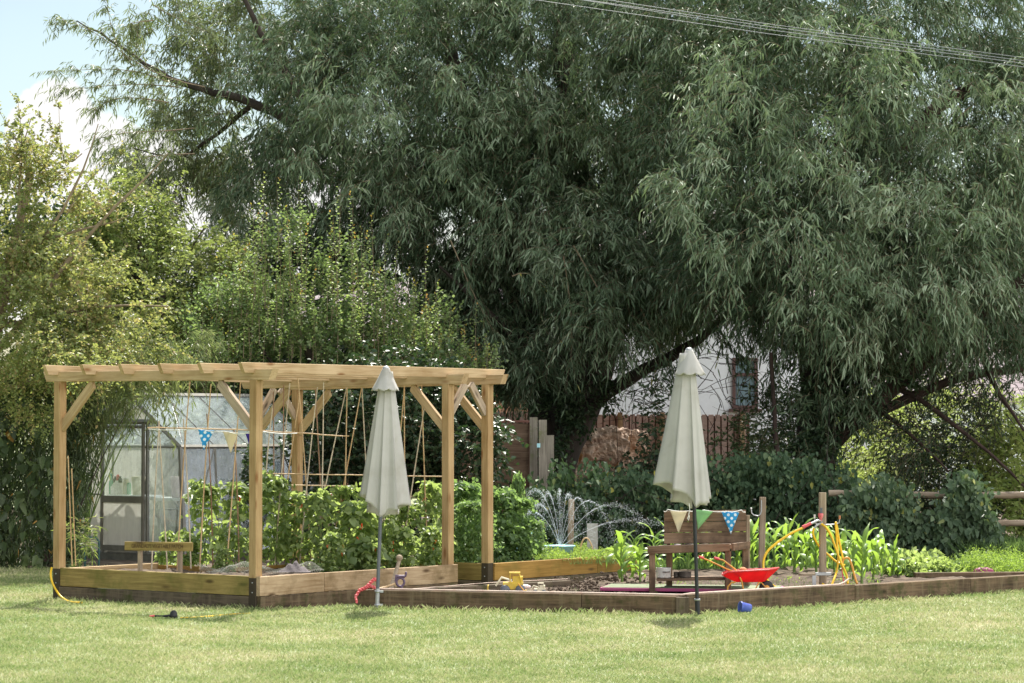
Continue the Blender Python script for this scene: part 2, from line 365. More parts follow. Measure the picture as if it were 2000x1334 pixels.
def polka():
    m, t, o = new_mat('blue_polka_flag')
    tcn = node(t, 'ShaderNodeTexCoord')
    s = node(t, 'ShaderNodeSeparateXYZ', {0: tcn.outputs['UV']})
    # white dots on a staggered grid
    def cell(ox, oy):
        a = math_n(t, 'SUBTRACT', math_n(t, 'FRACT', math_n(t, 'ADD', math_n(t, 'MULTIPLY', s.outputs[0], 1 / .075), ox)), .5)
        b = math_n(t, 'SUBTRACT', math_n(t, 'FRACT', math_n(t, 'ADD', math_n(t, 'MULTIPLY', s.outputs[1], 1 / .075), oy)), .5)
        return math_n(t, 'SQRT', math_n(t, 'ADD', math_n(t, 'MULTIPLY', a, a), math_n(t, 'MULTIPLY', b, b)))
    d = math_n(t, 'MINIMUM', cell(.5, .1), cell(0, .6))
    cc = mixc(t, ramp(t, d, [(.19, 1), (.22, 0)]), (.03, .33, .62), (.75, .82, .84))
    b = node(t, 'ShaderNodeBsdfPrincipled', {'Base Color': cc, 'Roughness': .8})
    tr = node(t, 'ShaderNodeBsdfTranslucent', {'Color': cc}); mx = node(t, 'ShaderNodeMixShader', {0: .3, 1: b.outputs[0], 2: tr.outputs[0]})
    t.links.new(mx.outputs[0], o.inputs[0]); return m
M['polka'] = polka()
def tiles():
    m, t, o = new_mat('roof_tiles')
    tcn = node(t, 'ShaderNodeTexCoord')
    br = node(t, 'ShaderNodeTexBrick', {'Vector': tcn.outputs['UV'], 'Color1': (.36, .29, .30, 1), 'Color2': (.30, .24, .26, 1), 'Mortar': (.12, .10, .10, 1),
              'Scale': 1.0, 'Mortar Size': .018, 'Brick Width': .30, 'Row Height': .22})
    n = node(t, 'ShaderNodeTexNoise', {'Vector': tcn.outputs['UV'], 'Scale': 1.5, 'Detail': 6.0})
    cc = mixc(t, ramp(t, n.outputs[0], [(.45, 0), (.7, .6)]), br.outputs[0], (.40, .38, .36))
    b = node(t, 'ShaderNodeBsdfPrincipled', {'Base Color': cc, 'Roughness': .85}); t.links.new(b.outputs[0], o.inputs[0]); return m
M['tiles'] = tiles()
def lawn_mat(name, ground):
    m, t, o = new_mat(name)
    g = node(t, 'ShaderNodeNewGeometry')
    n1 = node(t, 'ShaderNodeTexNoise', {'Vector': g.outputs['Position'], 'Scale': .55, 'Detail': 7.0, 'Roughness': .62})
    n2 = node(t, 'ShaderNodeTexNoise', {'Vector': g.outputs['Position'], 'Scale': 5.0, 'Detail': 5.0, 'Roughness': .7})
    f = math_n(t, 'ADD', math_n(t, 'MULTIPLY', n1.outputs[0], .62), math_n(t, 'MULTIPLY', n2.outputs[0], .42))
    if ground: st = [(.36, (.10, .145, .045)), (.52, (.165, .20, .075)), (.68, (.26, .25, .12))]
    else: st = [(.34, (.19, .28, .085)), (.47, (.29, .355, .135)), (.59, (.41, .43, .205)), (.72, (.56, .51, .34))]
    if not ground:
        a = node(t, 'ShaderNodeAttribute', attribute_name='r')
        f = math_n(t, 'ADD', f, math_n(t, 'MULTIPLY', math_n(t, 'SUBTRACT', a.outputs['Fac'], .5), .26))
    cc = ramp(t, f, st)
    b = node(t, 'ShaderNodeBsdfPrincipled', {'Base Color': cc, 'Roughness': .6, 'Specular IOR Level': .3})
    sh = b.outputs[0]
    if not ground:
        tr = node(t, 'ShaderNodeBsdfTranslucent', {'Color': cc}); sh = node(t, 'ShaderNodeMixShader', {0: .35, 1: sh, 2: tr.outputs[0]}).outputs[0]
    t.links.new(sh, o.inputs[0]); return m
M['lawn'] = lawn_mat('lawn_ground', True); M['grass'] = lawn_mat('grass_blades', False)
def water():
    m, t, o = new_mat('water_spray')
    d = node(t, 'ShaderNodeBsdfDiffuse', {'Color': (.85, .9, .95, 1)}); tl = node(t, 'ShaderNodeBsdfTranslucent', {'Color': (.9, .95, 1, 1)})
    g = node(t, 'ShaderNodeBsdfGlossy', {'Color': (1, 1, 1, 1), 'Roughness': .15})
    a = node(t, 'ShaderNodeMixShader', {0: .55, 1: d.outputs[0], 2: tl.outputs[0]}); b = node(t, 'ShaderNodeMixShader', {0: .3, 1: a.outputs[0], 2: g.outputs[0]})
    tp = node(t, 'ShaderNodeBsdfTransparent'); b = node(t, 'ShaderNodeMixShader', {0: .45, 1: b.outputs[0], 2: tp.outputs[0]})
    t.links.new(b.outputs[0], o.inputs[0]); return m
M['water'] = water()
# foliage (stops: darkest .. lightest leaf tone; r is random per leaf)
M['bamboo_leaf'] = leafmat('bamboo_leaf', [(0, (.08, .12, .045)), (.5, (.14, .18, .075)), (1, (.27, .29, .13))], (.28, .36, .10), .4)
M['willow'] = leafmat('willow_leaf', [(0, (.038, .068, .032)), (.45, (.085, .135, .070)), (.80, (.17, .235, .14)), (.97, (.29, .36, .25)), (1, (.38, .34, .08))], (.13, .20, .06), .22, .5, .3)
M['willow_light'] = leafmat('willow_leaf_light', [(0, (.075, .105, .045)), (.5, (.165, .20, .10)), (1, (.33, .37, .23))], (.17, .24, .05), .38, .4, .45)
M['haw'] = leafmat('hawthorn_leaf', [(0, (.12, .175, .06)), (.45, (.205, .265, .10)), (.74, (.30, .33, .13)), (1, (.43, .31, .17))], (.38, .40, .08), .5)
M['brightleaf'] = leafmat('bright_leaf', [(0, (.09, .14, .04)), (.5, (.16, .215, .07)), (1, (.33, .36, .12))], (.34, .42, .09), .45)
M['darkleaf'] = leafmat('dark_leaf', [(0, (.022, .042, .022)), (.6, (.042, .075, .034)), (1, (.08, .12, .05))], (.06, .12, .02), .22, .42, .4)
M['hedgeleaf'] = leafmat('hedge_leaf', [(0, (.035, .055, .022)), (.6, (.06, .092, .035)), (.97, (.11, .15, .055)), (1, (.42, .22, .04))], (.10, .17, .03), .25, .42, .4)
M['plum'] = leafmat('plum_leaf', [(0, (.055, .095, .045)), (.55, (.13, .195, .085)), (1, (.28, .35, .17))], (.36, .52, .12), .45, .5, .3)
M['plumshoot'] = leafmat('plum_shoot_leaf', [(0, (.11, .17, .06)), (.5, (.21, .28, .11)), (1, (.40, .46, .22))], (.46, .60, .14), .46, .45, .4)
M['plumtip'] = leafmat('plum_tip', [(0, (.22, .28, .05)), (.6, (.36, .34, .07)), (1, (.52, .24, .09))], (.5, .35, .05), .45, .4)
M['bean'] = leafmat('bean_leaf', [(0, (.08, .13, .05)), (.55, (.17, .235, .10)), (1, (.35, .43, .19))], (.50, .64, .14), .52, .42, .4)
M['pea'] = leafmat('pea_leaf', [(0, (.07, .13, .055)), (.6, (.13, .21, .09)), (1, (.24, .34, .14))], (.32, .50, .10), .48, .5)
M['corn'] = leafmat('maize_leaf', [(0, (.09, .19, .04)), (.6, (.16, .29, .06)), (1, (.26, .40, .11))], (.40, .58, .06), .50, .40, .45)
M['carrot'] = leafmat('carrot_leaf', [(0, (.12, .22, .04)), (.6, (.20, .32, .06)), (1, (.34, .45, .12))], (.42, .58, .08), .5, .5)
M['cabbage'] = leafmat('cabbage_leaf', [(0, (.10, .16, .14)), (1, (.22, .32, .30))], (.15, .3, .15), .25)
M['glowleaf'] = leafmat('sunlit_leaf', [(0, (.14, .20, .05)), (.5, (.23, .30, .08)), (1, (.42, .46, .16))], (.40, .50, .12), .5)  # sunlit glow of the scrub painted into brighter leaf colours
M['willow_pale'] = leafmat('willow_leaf_pale', [(0, (.10, .155, .085)), (.5, (.175, .245, .145)), (1, (.33, .40, .28))], (.22, .32, .10), .25, .5, .28)  # outer sprays: pale leaf undersides plus skylight painted into the colour
M['ivy2'] = leafmat('vine_leaf', [(0, (.05, .085, .045)), (.6, (.09, .14, .075)), (.97, (.16, .22, .12)), (1, (.34, .34, .08))], (.16, .26, .08), .3, .5, .3)
M['ivy'] = leafmat('bindweed_leaf', [(0, (.032, .062, .03)), (.6, (.055, .10, .048)), (.97, (.12, .17, .085)), (1, (.30, .28, .05))], (.10, .18, .04), .25, .6, .25)

# ------------------------------------------------------------------ foliage builders (numpy)
def unit(a): return a / (np.linalg.norm(a, axis=-1, keepdims=True) + 1e-9)
def leaf_mesh(name, P, D, L, Wd, mat, parent=None, fold=.18, curl=.12, upb=.6, upv=(0, 0, 1.0), rr=None, ch=None, zeroz=None, mesh_only=False):
    """n leaves: base P, direction D, length L, width Wd; six points each, folded along the midrib, tip curling down"""
    n = len(P); L = np.broadcast_to(np.asarray(L, float), (n,))[:, None]; Wd = np.broadcast_to(np.asarray(Wd, float), (n,))[:, None]
    D = unit(D); Nn = rng.normal(size=(n, 3)) * (1 - upb) + np.array(upv) * upb + 1e-3
    S = unit(np.cross(D, Nn)); Nn = np.cross(S, D)
    dz = np.array([0, 0, -1.0]) * curl * L
    b = P; t = P + D * L + dz
    a1 = P + D * L * .30 + dz * .10; a2 = P + D * L * .66 + dz * .45
    l1 = a1 + S * Wd * .5 + Nn * Wd * fold; r1 = a1 - S * Wd * .5 + Nn * Wd * fold
    l2 = a2 + S * Wd * .38 + Nn * Wd * fold * .8; r2 = a2 - S * Wd * .38 + Nn * Wd * fold * .8
    V = np.stack([b, l1, l2, t, r2, r1], 1).reshape(-1, 3).astype(np.float32)
    base = (np.arange(n) * 6)[:, None]
    Fc = np.concatenate([base + np.array([0, 3, 2, 1]), base + np.array([0, 5, 4, 3])], 1).reshape(-1, 4).astype(np.int32)
    me = bpy.data.meshes.new(name); me.vertices.add(len(V)); me.vertices.foreach_set('co', V.ravel())
    me.loops.add(Fc.size); me.loops.foreach_set('vertex_index', Fc.ravel())
    me.polygons.add(len(Fc)); me.polygons.foreach_set('loop_start', np.arange(0, Fc.size, 4, dtype=np.int32))
    if rr is None: rr = rng.random(n)
    at = me.attributes.new('r', 'FLOAT', 'POINT'); at.data.foreach_set('value', np.repeat(np.clip(rr, 0, 1), 6).astype(np.float32))
    me.update(calc_edges=True)
    if mesh_only: me.materials.append(mat); return me
    return link(name, me, parent, mat)
def twig_mesh(name, A, B, rad, mat, parent):
    """thin three-sided stems following polylines A: (n, k, 3)"""
    n, k, _ = A.shape; T = unit(A[:, -1] - A[:, 0]); S = unit(np.cross(T, np.array([.3, .2, 1.0]))); U = np.cross(T, S)
    V = []
    for i in range(k):
        r = rad * (1 - .8 * i / (k - 1))
        for a in (0, 2.094, 4.189): V.append(A[:, i] + (S * math.cos(a) + U * math.sin(a)) * r)
    V = np.stack(V, 1).reshape(-1, 3).astype(np.float32); Fs = []
    for i in range(k - 1):
        for j in range(3): Fs.append([i * 3 + j, i * 3 + (j + 1) % 3, (i + 1) * 3 + (j + 1) % 3, (i + 1) * 3 + j])
    Fs = np.array(Fs); Fc = ((np.arange(n) * 3 * k)[:, None, None] + Fs[None]).reshape(-1, 4).astype(np.int32)
    me = bpy.data.meshes.new(name); me.vertices.add(len(V)); me.vertices.foreach_set('co', V.ravel())
    me.loops.add(Fc.size); me.loops.foreach_set('vertex_index', Fc.ravel())
    me.polygons.add(len(Fc)); me.polygons.foreach_set('loop_start', np.arange(0, Fc.size, 4, dtype=np.int32)); me.update(calc_edges=True)
    return link(name, me, parent, mat)
def ell(n, c, r, shell=.5):
    """n points in an ellipsoid, pushed towards its shell"""
    d = unit(rng.normal(size=(n, 3))); u = rng.random((n, 1)) ** (1 / 3); u = u * (1 - shell) + shell * (.75 + .25 * u)
    return np.array(c) + d * u * np.array(r), d
def arcs(P0, D0, L, droop, k):
    t = np.linspace(0, 1, k)[None, :, None]; L = np.asarray(L)[:, None, None]; droop = np.asarray(droop)[:, None, None]
    return P0[:, None] + D0[:, None] * L * t + np.array([0, 0, -1.0]) * L * droop * t * t
def twig_leaves(P0, D0, L, droop, nl, ll, lw, mode):
    """leaf bases/directions along drooping twigs. mode: hang (willow), spread (broadleaf), tuft"""
    n = len(P0); L = np.broadcast_to(np.asarray(L, float), (n,)); droop = np.broadcast_to(np.asarray(droop, float), (n,))
    A = arcs(P0, D0, L, droop, nl); Tn = np.gradient(A, axis=1); Tn = unit(Tn)
    side = unit(np.cross(Tn, np.array([0, 0, 1.0])) + rng.normal(size=Tn.shape) * .35)
    sg = np.where(np.arange(nl) % 2 == 0, 1, -1)[None, :, None]
    if mode == 'hang': D = Tn * .5 + side * sg * .62 + np.array([0, 0, -1.0]) * rng.uniform(.25, .95, (n, nl, 1)) + rng.normal(size=Tn.shape) * .2
    elif mode == 'tuft': D = Tn * .5 + rng.normal(size=Tn.shape) * .7
    else: D = Tn * .45 + side * sg * .9 + rng.normal(size=Tn.shape) * .25
    P = A.reshape(-1, 3); D = D.reshape(-1, 3); m = len(P)
    return P, D, rng.uniform(.7, 1.25, m) * ll, rng.uniform(.75, 1.25, m) * lw, A
def crown(parent, blobs, mat, tint=None, ll=.12, lw=.02, mode='hang', clump_r=.5, twigs=20, tl=.7, droop=.6, nl=13, name='crown', twigname='twigs', twig=True, upb=.5, curl=.12, upbias=.1, shell=.55, twrad=.004, k3=4, dens=1.0):
    """blobs: (centre Vector, (rx, ry, rz), number of clumps). Clumps of twigs, leaves along every twig."""
    Ps, Ds, Ls, Ws, As, Rr = [], [], [], [], [], []
    for c, r, nc in blobs:
        nc = int(nc * dens)
        C, d = ell(nc, c, r, shell)
        n = nc * twigs; ci = np.repeat(np.arange(nc), twigs)
        cs = rng.uniform(.6, 1.35, nc)
        P0 = C[ci] + rng.normal(size=(n, 3)) * clump_r * .45 * cs[ci][:, None]
        D0 = unit(d[ci] * .7 + rng.normal(size=(n, 3)) * .65 + np.array([0, 0, upbias]))
        L = rng.uniform(.5, 1.2, n) * tl; dr = rng.uniform(.4, 1.5, n) * droop
        P, D, l, w, A = twig_leaves(P0, D0, L, dr, nl, ll, lw, mode)
        Ps.append(P); Ds.append(D); Ls.append(l); Ws.append(w); As.append(A[:, ::max(1, (nl - 1) // (k3 - 1))])
        tone = np.repeat(rng.normal(0, .21, nc)[ci], nl)
        Rr.append(np.clip(rng.random(len(P)) * .86 + .05 + tone, 0, .96) + (rng.random(len(P)) > .9985) * .1)
    o = leaf_mesh(name, np.concatenate(Ps), np.concatenate(Ds), np.concatenate(Ls), np.concatenate(Ws), mat, parent, upb=upb, curl=curl, rr=np.concatenate(Rr))
    if twig: twig_mesh(twigname, np.concatenate(As), None, twrad, M['twig'], parent)
    return o
DOFF = 0.0
def E(px, py, d, rpx, rpy, rz, n):       # ellipsoid blob measured in photo pixels at depth d
    d = d + DOFF
    s = d / F; return (tuple(W(px, py, d)), (rpx * s, rz, rpy * s), n)
# ================================================================== THE SETTING
def sheet(name, pts, m, z, kind='structure'):
    me = bpy.data.meshes.new(name); me.from_pydata([(p[0], p[1], z) for p in pts], [], [tuple(range(len(pts)))]); me.materials.append(m)
    o = bpy.data.objects.new(name, me); col.objects.link(o); tag(o, kind=kind); return o
sheet('lawn', [(-400, -60), (400, -60), (400, 700), (-400, 700)], M['lawn'], 0.0)
sheet('garden_soil', [(-5.6, 33.2), (-3.6, 33.6), (1.2, 33.6), (4.0, 33.0), (7.0, 32.7), (26, 32.7), (26, 64), (-16, 64), (-16, 37.4), (-5.6, 36.4)], M['soil'], .004)

# grass blades over the part of the lawn in view
def grass(n, x0, x1, y0, y1, h0, h1, name='grass'):
    y = y0 + (y1 - y0) * rng.random(n) ** 1.25; hw = y * .285
    x = rng.uniform(-1, 1, n) * hw
    keep = np.ones(n, bool)
    lim = np.interp(x, [-6, -4.99, -4.95, -2.63, -1.75, 1.69, 6.2, 9], [36, 36, 29.75, 27.95, 28.3, 27.05, 31.5, 32.5])
    keep &= y < lim
    x, y = x[keep], y[keep]; n = len(x); lim = lim[keep]
    edge = np.exp(-(lim - y) * 6.0)
    clump = .5 + .5 * np.sin(x * 5.1 + 1.3 * np.sin(y * 3.7)) * np.sin(y * 4.3 + x)
    h = rng.uniform(h0, h1, n) * (.75 + .5 * clump) * (1 + 1.1 * edge); a = rng.uniform(0, 2 * np.pi, n)
    w = rng.uniform(.0018, .0036, n) * (y / 22)
    lean = rng.normal(size=(n, 2)) * .55 * h[:, None]
    dx, dy = np.cos(a) * w, np.sin(a) * w * .4
    V = np.empty((n, 4, 3), np.float32)
    V[:, 0] = np.stack([x - dx, y - dy, np.full(n, -.002)], 1); V[:, 1] = np.stack([x + dx, y + dy, np.full(n, -.002)], 1)
    V[:, 2] = np.stack([x + dx * .7 + lean[:, 0] * .35, y + dy + lean[:, 1] * .35, h * .6], 1)
    V[:, 3] = np.stack([x + lean[:, 0], y + lean[:, 1], h], 1)
    Fc = ((np.arange(n) * 4)[:, None] + np.array([0, 1, 2, 3])).astype(np.int32)
    me = bpy.data.meshes.new(name); me.vertices.add(n * 4); me.vertices.foreach_set('co', V.ravel())
    me.loops.add(n * 4); me.loops.foreach_set('vertex_index', Fc.ravel()); me.polygons.add(n); me.polygons.foreach_set('loop_start', np.arange(0, n * 4, 4, dtype=np.int32))
    at = me.attributes.new('r', 'FLOAT', 'POINT'); at.data.foreach_set('value', np.repeat(rng.random(n), 4).astype(np.float32)); me.update(calc_edges=True)
    o = link(name, me, None, M['grass']); return tag(o, 'short sunlit lawn grass in front of the raised beds, patchy green and straw', 'grass', kind='stuff')
grass(640000, -6, 6, 18.4, 36.5, .012, .034)

# ================================================================== PERGOLA AND RAISED BEDS
al = R(37.5); u = Vector((math.cos(al), -math.sin(al), 0)); v = Vector((math.sin(al), math.cos(al), 0)); UP = Vector((0, 0, 1))
pB = Vector((-2.63, 28.0, 0)); LU, LV, LG = 2.907, 3.142, .717
pA = pB - u * LU; pC = pB + v * LV; pD = pC + v * LG; pF = pA + v * LV; pE = pA + v * (LV + LG)
perg = thing('pergola', (pB + pE) / 2, 'new pine pergola of six posts with beams, corner braces and rafters over the bean beds', 'pergola')
ztop = {'A': 2.37, 'B': 2.36, 'C': 2.355, 'D': 2.36, 'F': 2.33, 'E': 2.32}
posts = {'A': pA, 'B': pB, 'C': pC, 'D': pD, 'F': pF, 'E': pE}
for k, p in posts.items():
    # outer faces flush with the plank lines; post local x runs upwards
    board('post', p + UP * -.02, p + UP * ztop[k], .10, .10, M['pine_post'], perg, up=v, bev=.005)
for k in 'ABD':
    for zz in (.28, .18):
        mb = MB(); mb.lathe(posts[k] - v * .0505 + UP * zz, [(.0075, 0), (.0075, .003), (0, .004)], 10, axis=-v); link('screw', mb.mesh('screw'), perg, M['steel'])
TB = .11
for a, b in (('A', 'B'), ('F', 'C'), ('E', 'D')):
    q0, q1 = posts[a] + UP * (ztop[a] + TB / 2), posts[b] + UP * (ztop[b] + TB / 2); d = (q1 - q0).normalized()
    board('beam', q0 - d * .22, q1 + d * .27, .098, TB, M['pine'], perg, cut0=.05, cut1=.05)
for i in range(6):
    t = i / 5; q0 = pA.lerp(pB, t); q1 = pE.lerp(pD, t)
    z0 = (2.37 * (1 - t) + 2.36 * t) + .067 + .055; z1 = (2.32 * (1 - t) + 2.36 * t) + .067 + .055
    q0 = q0 + UP * z0; q1 = q1 + UP * z1; d = (q1 - q0).normalized()
    board('rafter', q0 - d * .25, q1 + d * .30, .048, .108, M['pine'], perg, cut0=.06, cut1=.05, bow=random.uniform(-.01, .01))
def brace(k, d, greyed=False):
    p = posts[k]; d = d.normalized(); zt = ztop[k]; s = .50
    q0 = p + UP * (zt - s) + d * .035; q1 = p + d * (s + .035) + UP * (zt - .005); dd = (q1 - q0).normalized()
    board('brace', q0 - dd * .01, q1 - dd * .0, .046, .098, M['pine_grey' if greyed else 'pine'], perg, cut0=0, cut1=.05)
brace('A', u); brace('B', -u, True); brace('F', u); brace('C', -u); brace('E', u); brace('D', -u)
s_ = .26
for k, d in (('C', v), ('D', -v), ('F', v), ('E', -v)):
    p = posts[k]; zt = ztop[k]
    board('brace', p + UP * (zt - .33) + d * .04, p + d * (s_ + .05) + UP * (zt + .0), .046, .09, M['pine_grey'], perg)

ZT, ZS = .345, .145                      # top of the upper planks, seam
def plank(name, p0, p1, z0, z1, m, par, th=.048): return board(name, p0 + UP * (z0 + z1) / 2, p1 + UP * (z0 + z1) / 2, th, z1 - z0, m, par)
bed = thing('raised_bed', (pA + pC) / 2, 'raised bed of new planks over old sleepers under the pergola, beans growing inside', 'raised bed')
fr = -v * .028; fc_ = u * .052 + u * .024
# front-left side between posts A and B, front-right side outside posts B and C
plank('plank', pA + u * .052 + fr * .4, pB - u * .052 + fr * .4, ZS, ZT, M['plank_olive'], bed)
plank('old_sleeper', pA + u * .052 + fr * .2, pB - u * .052 + fr * .2, -.03, ZS - .006, M['sleeper'], bed, .09)
seam = .62 / 2.05 * LV
plank('plank', pB + fc_ - v * .045, pB + fc_ + v * (seam - .003), ZS, ZT, M['plank_pale'], bed)
plank('plank', pB + fc_ + v * (seam + .003), pC + fc_ + v * .055, ZS, ZT - .002, M['plank_pale'], bed)
plank('old_sleeper', pB + u * .055 - v * .03, pC + u * .055 + v * .05, -.03, ZS - .006, M['sleeper_brown'], bed, .09)
qa, qb = pA + v * 1.5, pA + v * 1.5 + u * 1.15
plank('plank', pA + v * .055, qa, ZS - .05, ZT - .01, M['pine'], bed)
plank('plank', qa + u * .03, qb, ZS - .05, ZT - .03, M['plank_amber'], bed)
plank('plank', qb + v * .03, pF + u * 1.15, ZS - .05, ZT - .03, M['plank_amber'], bed)
plank('plank', pF + u * 1.18, pC - u * .055, ZS - .05, ZT - .03, M['plank_olive'], bed)
def mound(name, pts, z, m, amp=.03, n=60, seed=0):
    """uneven soil filling a polygon"""
    P = [Vector(p) for p in pts]; xs = [p.x for p in P]; ys = [p.y for p in P]; x0, x1, y0, y1 = min(xs), max(xs), min(ys), max(ys)
    def inside(x, y):
        c = False; j = len(P) - 1
        for i in range(len(P)):
            if (P[i].y > y) != (P[j].y > y) and x < (P[j].x - P[i].x) * (y - P[i].y) / (P[j].y - P[i].y) + P[i].x: c = not c
            j = i
        return c
    from mathutils import noise
    mb = MB(); idx = {}
    for i in range(n + 1):
        for j in range(n + 1):
            x = x0 + (x1 - x0) * i / n; y = y0 + (y1 - y0) * j / n
            h = z + amp * (noise.noise(Vector((x * 3, y * 3, seed))) + .7 * noise.noise(Vector((x * 9, y * 9, seed))) + .5 * noise.noise(Vector((x * 24, y * 24, seed))))
            idx[i, j] = len(mb.v); mb.v.append((x, y, h))
    for i in range(n):
        for j in range(n):
            if inside(x0 + (x1 - x0) * (i + .5) / n, y0 + (y1 - y0) * (j + .5) / n):
                mb.f.append((idx[i, j], idx[i + 1, j], idx[i + 1, j + 1], idx[i, j + 1])); mb.m.append(0); mb.sm.append(False)
    me = mb.mesh(name); me.materials.append(m); o = bpy.data.objects.new(name, me); col.objects.link(o); tag(o, kind='structure'); return o
mound('soil', [pA, pB, pC, pF + u * 1.15, qb, qa], .27, M['soil'], .03, 70)
# second bed behind the narrow path, posts D and E stand at its corners
bed2 = thing('raised_bed', (pD + pE) / 2 + v * 1.4, 'raised bed of amber wet planks right of the pergola, peas and carrots growing inside', 'raised bed')
pG = pB + v * 6.74; ZD = .325
plank('plank', pE + u * .052 - v * .02, pD - u * .052 - v * .02, .13, ZD, M['plank_olive'], bed2)
plank('old_sleeper', pE + u * .06 - v * .01, pD - u * .052 - v * .01, -.03, .124, M['sleeper'], bed2, .09)
sm2 = pD + v * 2.05
plank('plank', pD + u * .045 + v * .045, sm2 + u * .045 - v * .003, .13, ZD, M['plank_amber'], bed2)
plank('plank', sm2 + u * .045 + v * .003, pG + u * .045, .13, ZD - .002, M['plank_amber'], bed2)
plank('old_sleeper', pD + u * .055 + v * .0, pG + u * .055, -.03, .124, M['sleeper'], bed2, .09)
plank('plank', pG - u * .03, pG - u * 2.9, .13, ZD - .01, M['plank_amber'], bed2)
mound('soil', [pE, pD, pG, pG - u * 2.9], .25, M['soil'], .02, 50)

# ================================================================== LOW SLEEPER BED (sand pit, mud kitchen, maize)
P1, P2, P3 = G(693, 1187), G(1333, 1201), Vector((6.35, 31.6, 0))
d12 = (P2 - P1).normalized(); d23 = (P3 - P2).normalized(); n12 = Vector((-d12.y, d12.x, 0)); n23 = Vector((-d23.y, d23.x, 0))
low = thing('sleeper_bed', (P1 + P3) / 2 + Vector((0, 1.5, 0)), 'low bed edged with brown railway sleepers, holding the mud kitchen and maize', 'sleeper bed')
SZ = .185
a = P1.copy(); L12 = (P2 - P1).length
plank('sleeper', P1 + n12 * .06, P1 + d12 * (L12 * .70 - .004) + n12 * .06, -.03, SZ, M['sleeper_brown'], low, .12)
plank('sleeper', P1 + d12 * (L12 * .70 + .004) + n12 * .06, P2 - d12 * .07 + n12 * .06, -.03, SZ - .003, M['sleeper_brown'], low, .12)
board('corner_post', P2 + UP * -.05 + Vector((0, .06, 0)), P2 + UP * (SZ - .01) + Vector((0, .06, 0)), .13, .15, M['sleeper'], low, up=(0, 1, 0))
L23 = (P3 - P2).length; cuts = [0.0, .42, .735, 1.0]
for i in range(3):
    s0 = max(.07, L23 * cuts[i]) if i == 0 else L23 * cuts[i] + .004
    plank('sleeper', P2 + d23 * s0 + n23 * .06, P2 + d23 * (L23 * cuts[i + 1] - .004) + n23 * .06, -.03, SZ + (.012, .004, 0)[i], M['sleeper_brown'], low, .12)
Q = G(1110, 1166); Q = Vector((.62, 30.3, 0))
plank('sleeper', P1 + n12 * .14 + d12 * .25, Q, -.03, SZ - .01, M['sleeper'], low, .09)
back = thing('sleeper_edging', Vector((5.9, 32.6, 0)), 'straight dark sleeper edging behind the low bed at the right, carrots behind it', 'edging')
plank('sleeper', Vector((4.75, 32.2, 0)), Vector((7.2, 32.5, 0)), -.03, .16, M['sleeper_brown'], back, .12)
mound('soil', [P1 + n12 * .1, P2 + Vector((0, .1, 0)), P3 + n23 * .1, Vector((6.8, 32.3, 0)), Vector((4.7, 32.3, 0)), Vector((3.9, 34.2, 0)), Vector((1.3, 34.0, 0)), Q], .10, M['soil'], .035, 110, 5)

# ================================================================== POST AND RAIL FENCE (right)
rf = thing('rail_fence', W(1800, 1110, 37), 'weathered post and rail fence half swallowed by bindweed at the right', 'fence')
def rail(px0, py0, px1, py1, d, r):
    mb = MB(); p0, p1 = W(px0, py0, d), W(px1, py1, d); n = 14
    mb.tube([p0.lerp(p1, i / n) + Vector((0, random.uniform(-.006, .006), random.uniform(-.008, .008))) for i in range(n + 1)], [r * random.uniform(.92, 1.08) for i in range(n + 1)], 10)
    o = link('rail', mb.mesh('rail'), rf, M['rail']); return o
rail(1618, 963, 1893, 970, 37.0, .048); rail(1893, 968, 2080, 966, 37.0, .050); rail(1690, 1025, 1893, 1028, 37.0, .045); rail(1893, 1022, 2080, 1022, 37.0, .046)
for px in (1893, 2070): board('fence_post', W(px, 1110, 37.06), W(px, 952, 37.06), .09, .11, M['rail'], rf, up=(0, 1, 0))
mb = MB()
for zz in (0, 1):
    p0, p1 = W(1790, 961 - zz * 0, 37), W(2080, 957, 37)
pts = [p0.lerp(p1, i / 40) + Vector((0, 0, -.02 * math.sin(math.pi * i / 40))) for i in range(41)]
mb.tube(pts, .0025, 4)
for i in range(1, 40):
    q = pts[i]; a = random.uniform(0, 3); dv = Vector((math.cos(a) * .3, math.sin(a), math.cos(a))) * .016; mb.tube([q - dv, q + dv], .002, 4)
link('barbed_wire', mb.mesh('barbed_wire'), rf, M['steel'])

# ================================================================== LAP PANEL FENCE + POSTS, CLAD FENCE
def lap_fence():
    x0, x1 = W(900, 822, 41).x, W(1037, 822, 41).x; y = 41.0; zt = 1.98
    t = thing('lap_panel_fence', ((x0 + x1) / 2, y, 0), 'brown overlapping panel fence behind the right pergola posts', 'fence')
    z = zt - .06; k = 0
    while z > .1:
        mb = MB(); h = .155; mb.box(((x0 + x1) / 2, y - .008 - .006 * (k % 2), z - h / 2), (1, 0, 0), (0, 1, .20), (0, -.20, 1), (x1 - x0) / 2, .007, h / 2 + .012)
        link('slat', mb.mesh('slat'), t, M['lap']); z -= h - .01; k += 1
    board('capping', (x0, y - .02, zt - .02), (x1, y - .02, zt - .02), .06, .035, M['frame_wood'], t)
    for xx in (x0 + .02, W(963, 0, 41).x, x1 - .02): board('batten', (xx, y - .045, .1), (xx, y - .045, zt - .04), .025, .04, M['frame_wood'], t, up=(0, 1, 0))
M['frame_wood'] = wood('dark_red_batten', (.09, .035, .025), (.17, .08, .06))
M['grey_post'] = wood('grey_green_post', (.12, .105, .08), (.28, .25, .20), moss=(.13, .14, .06))
lap_fence()
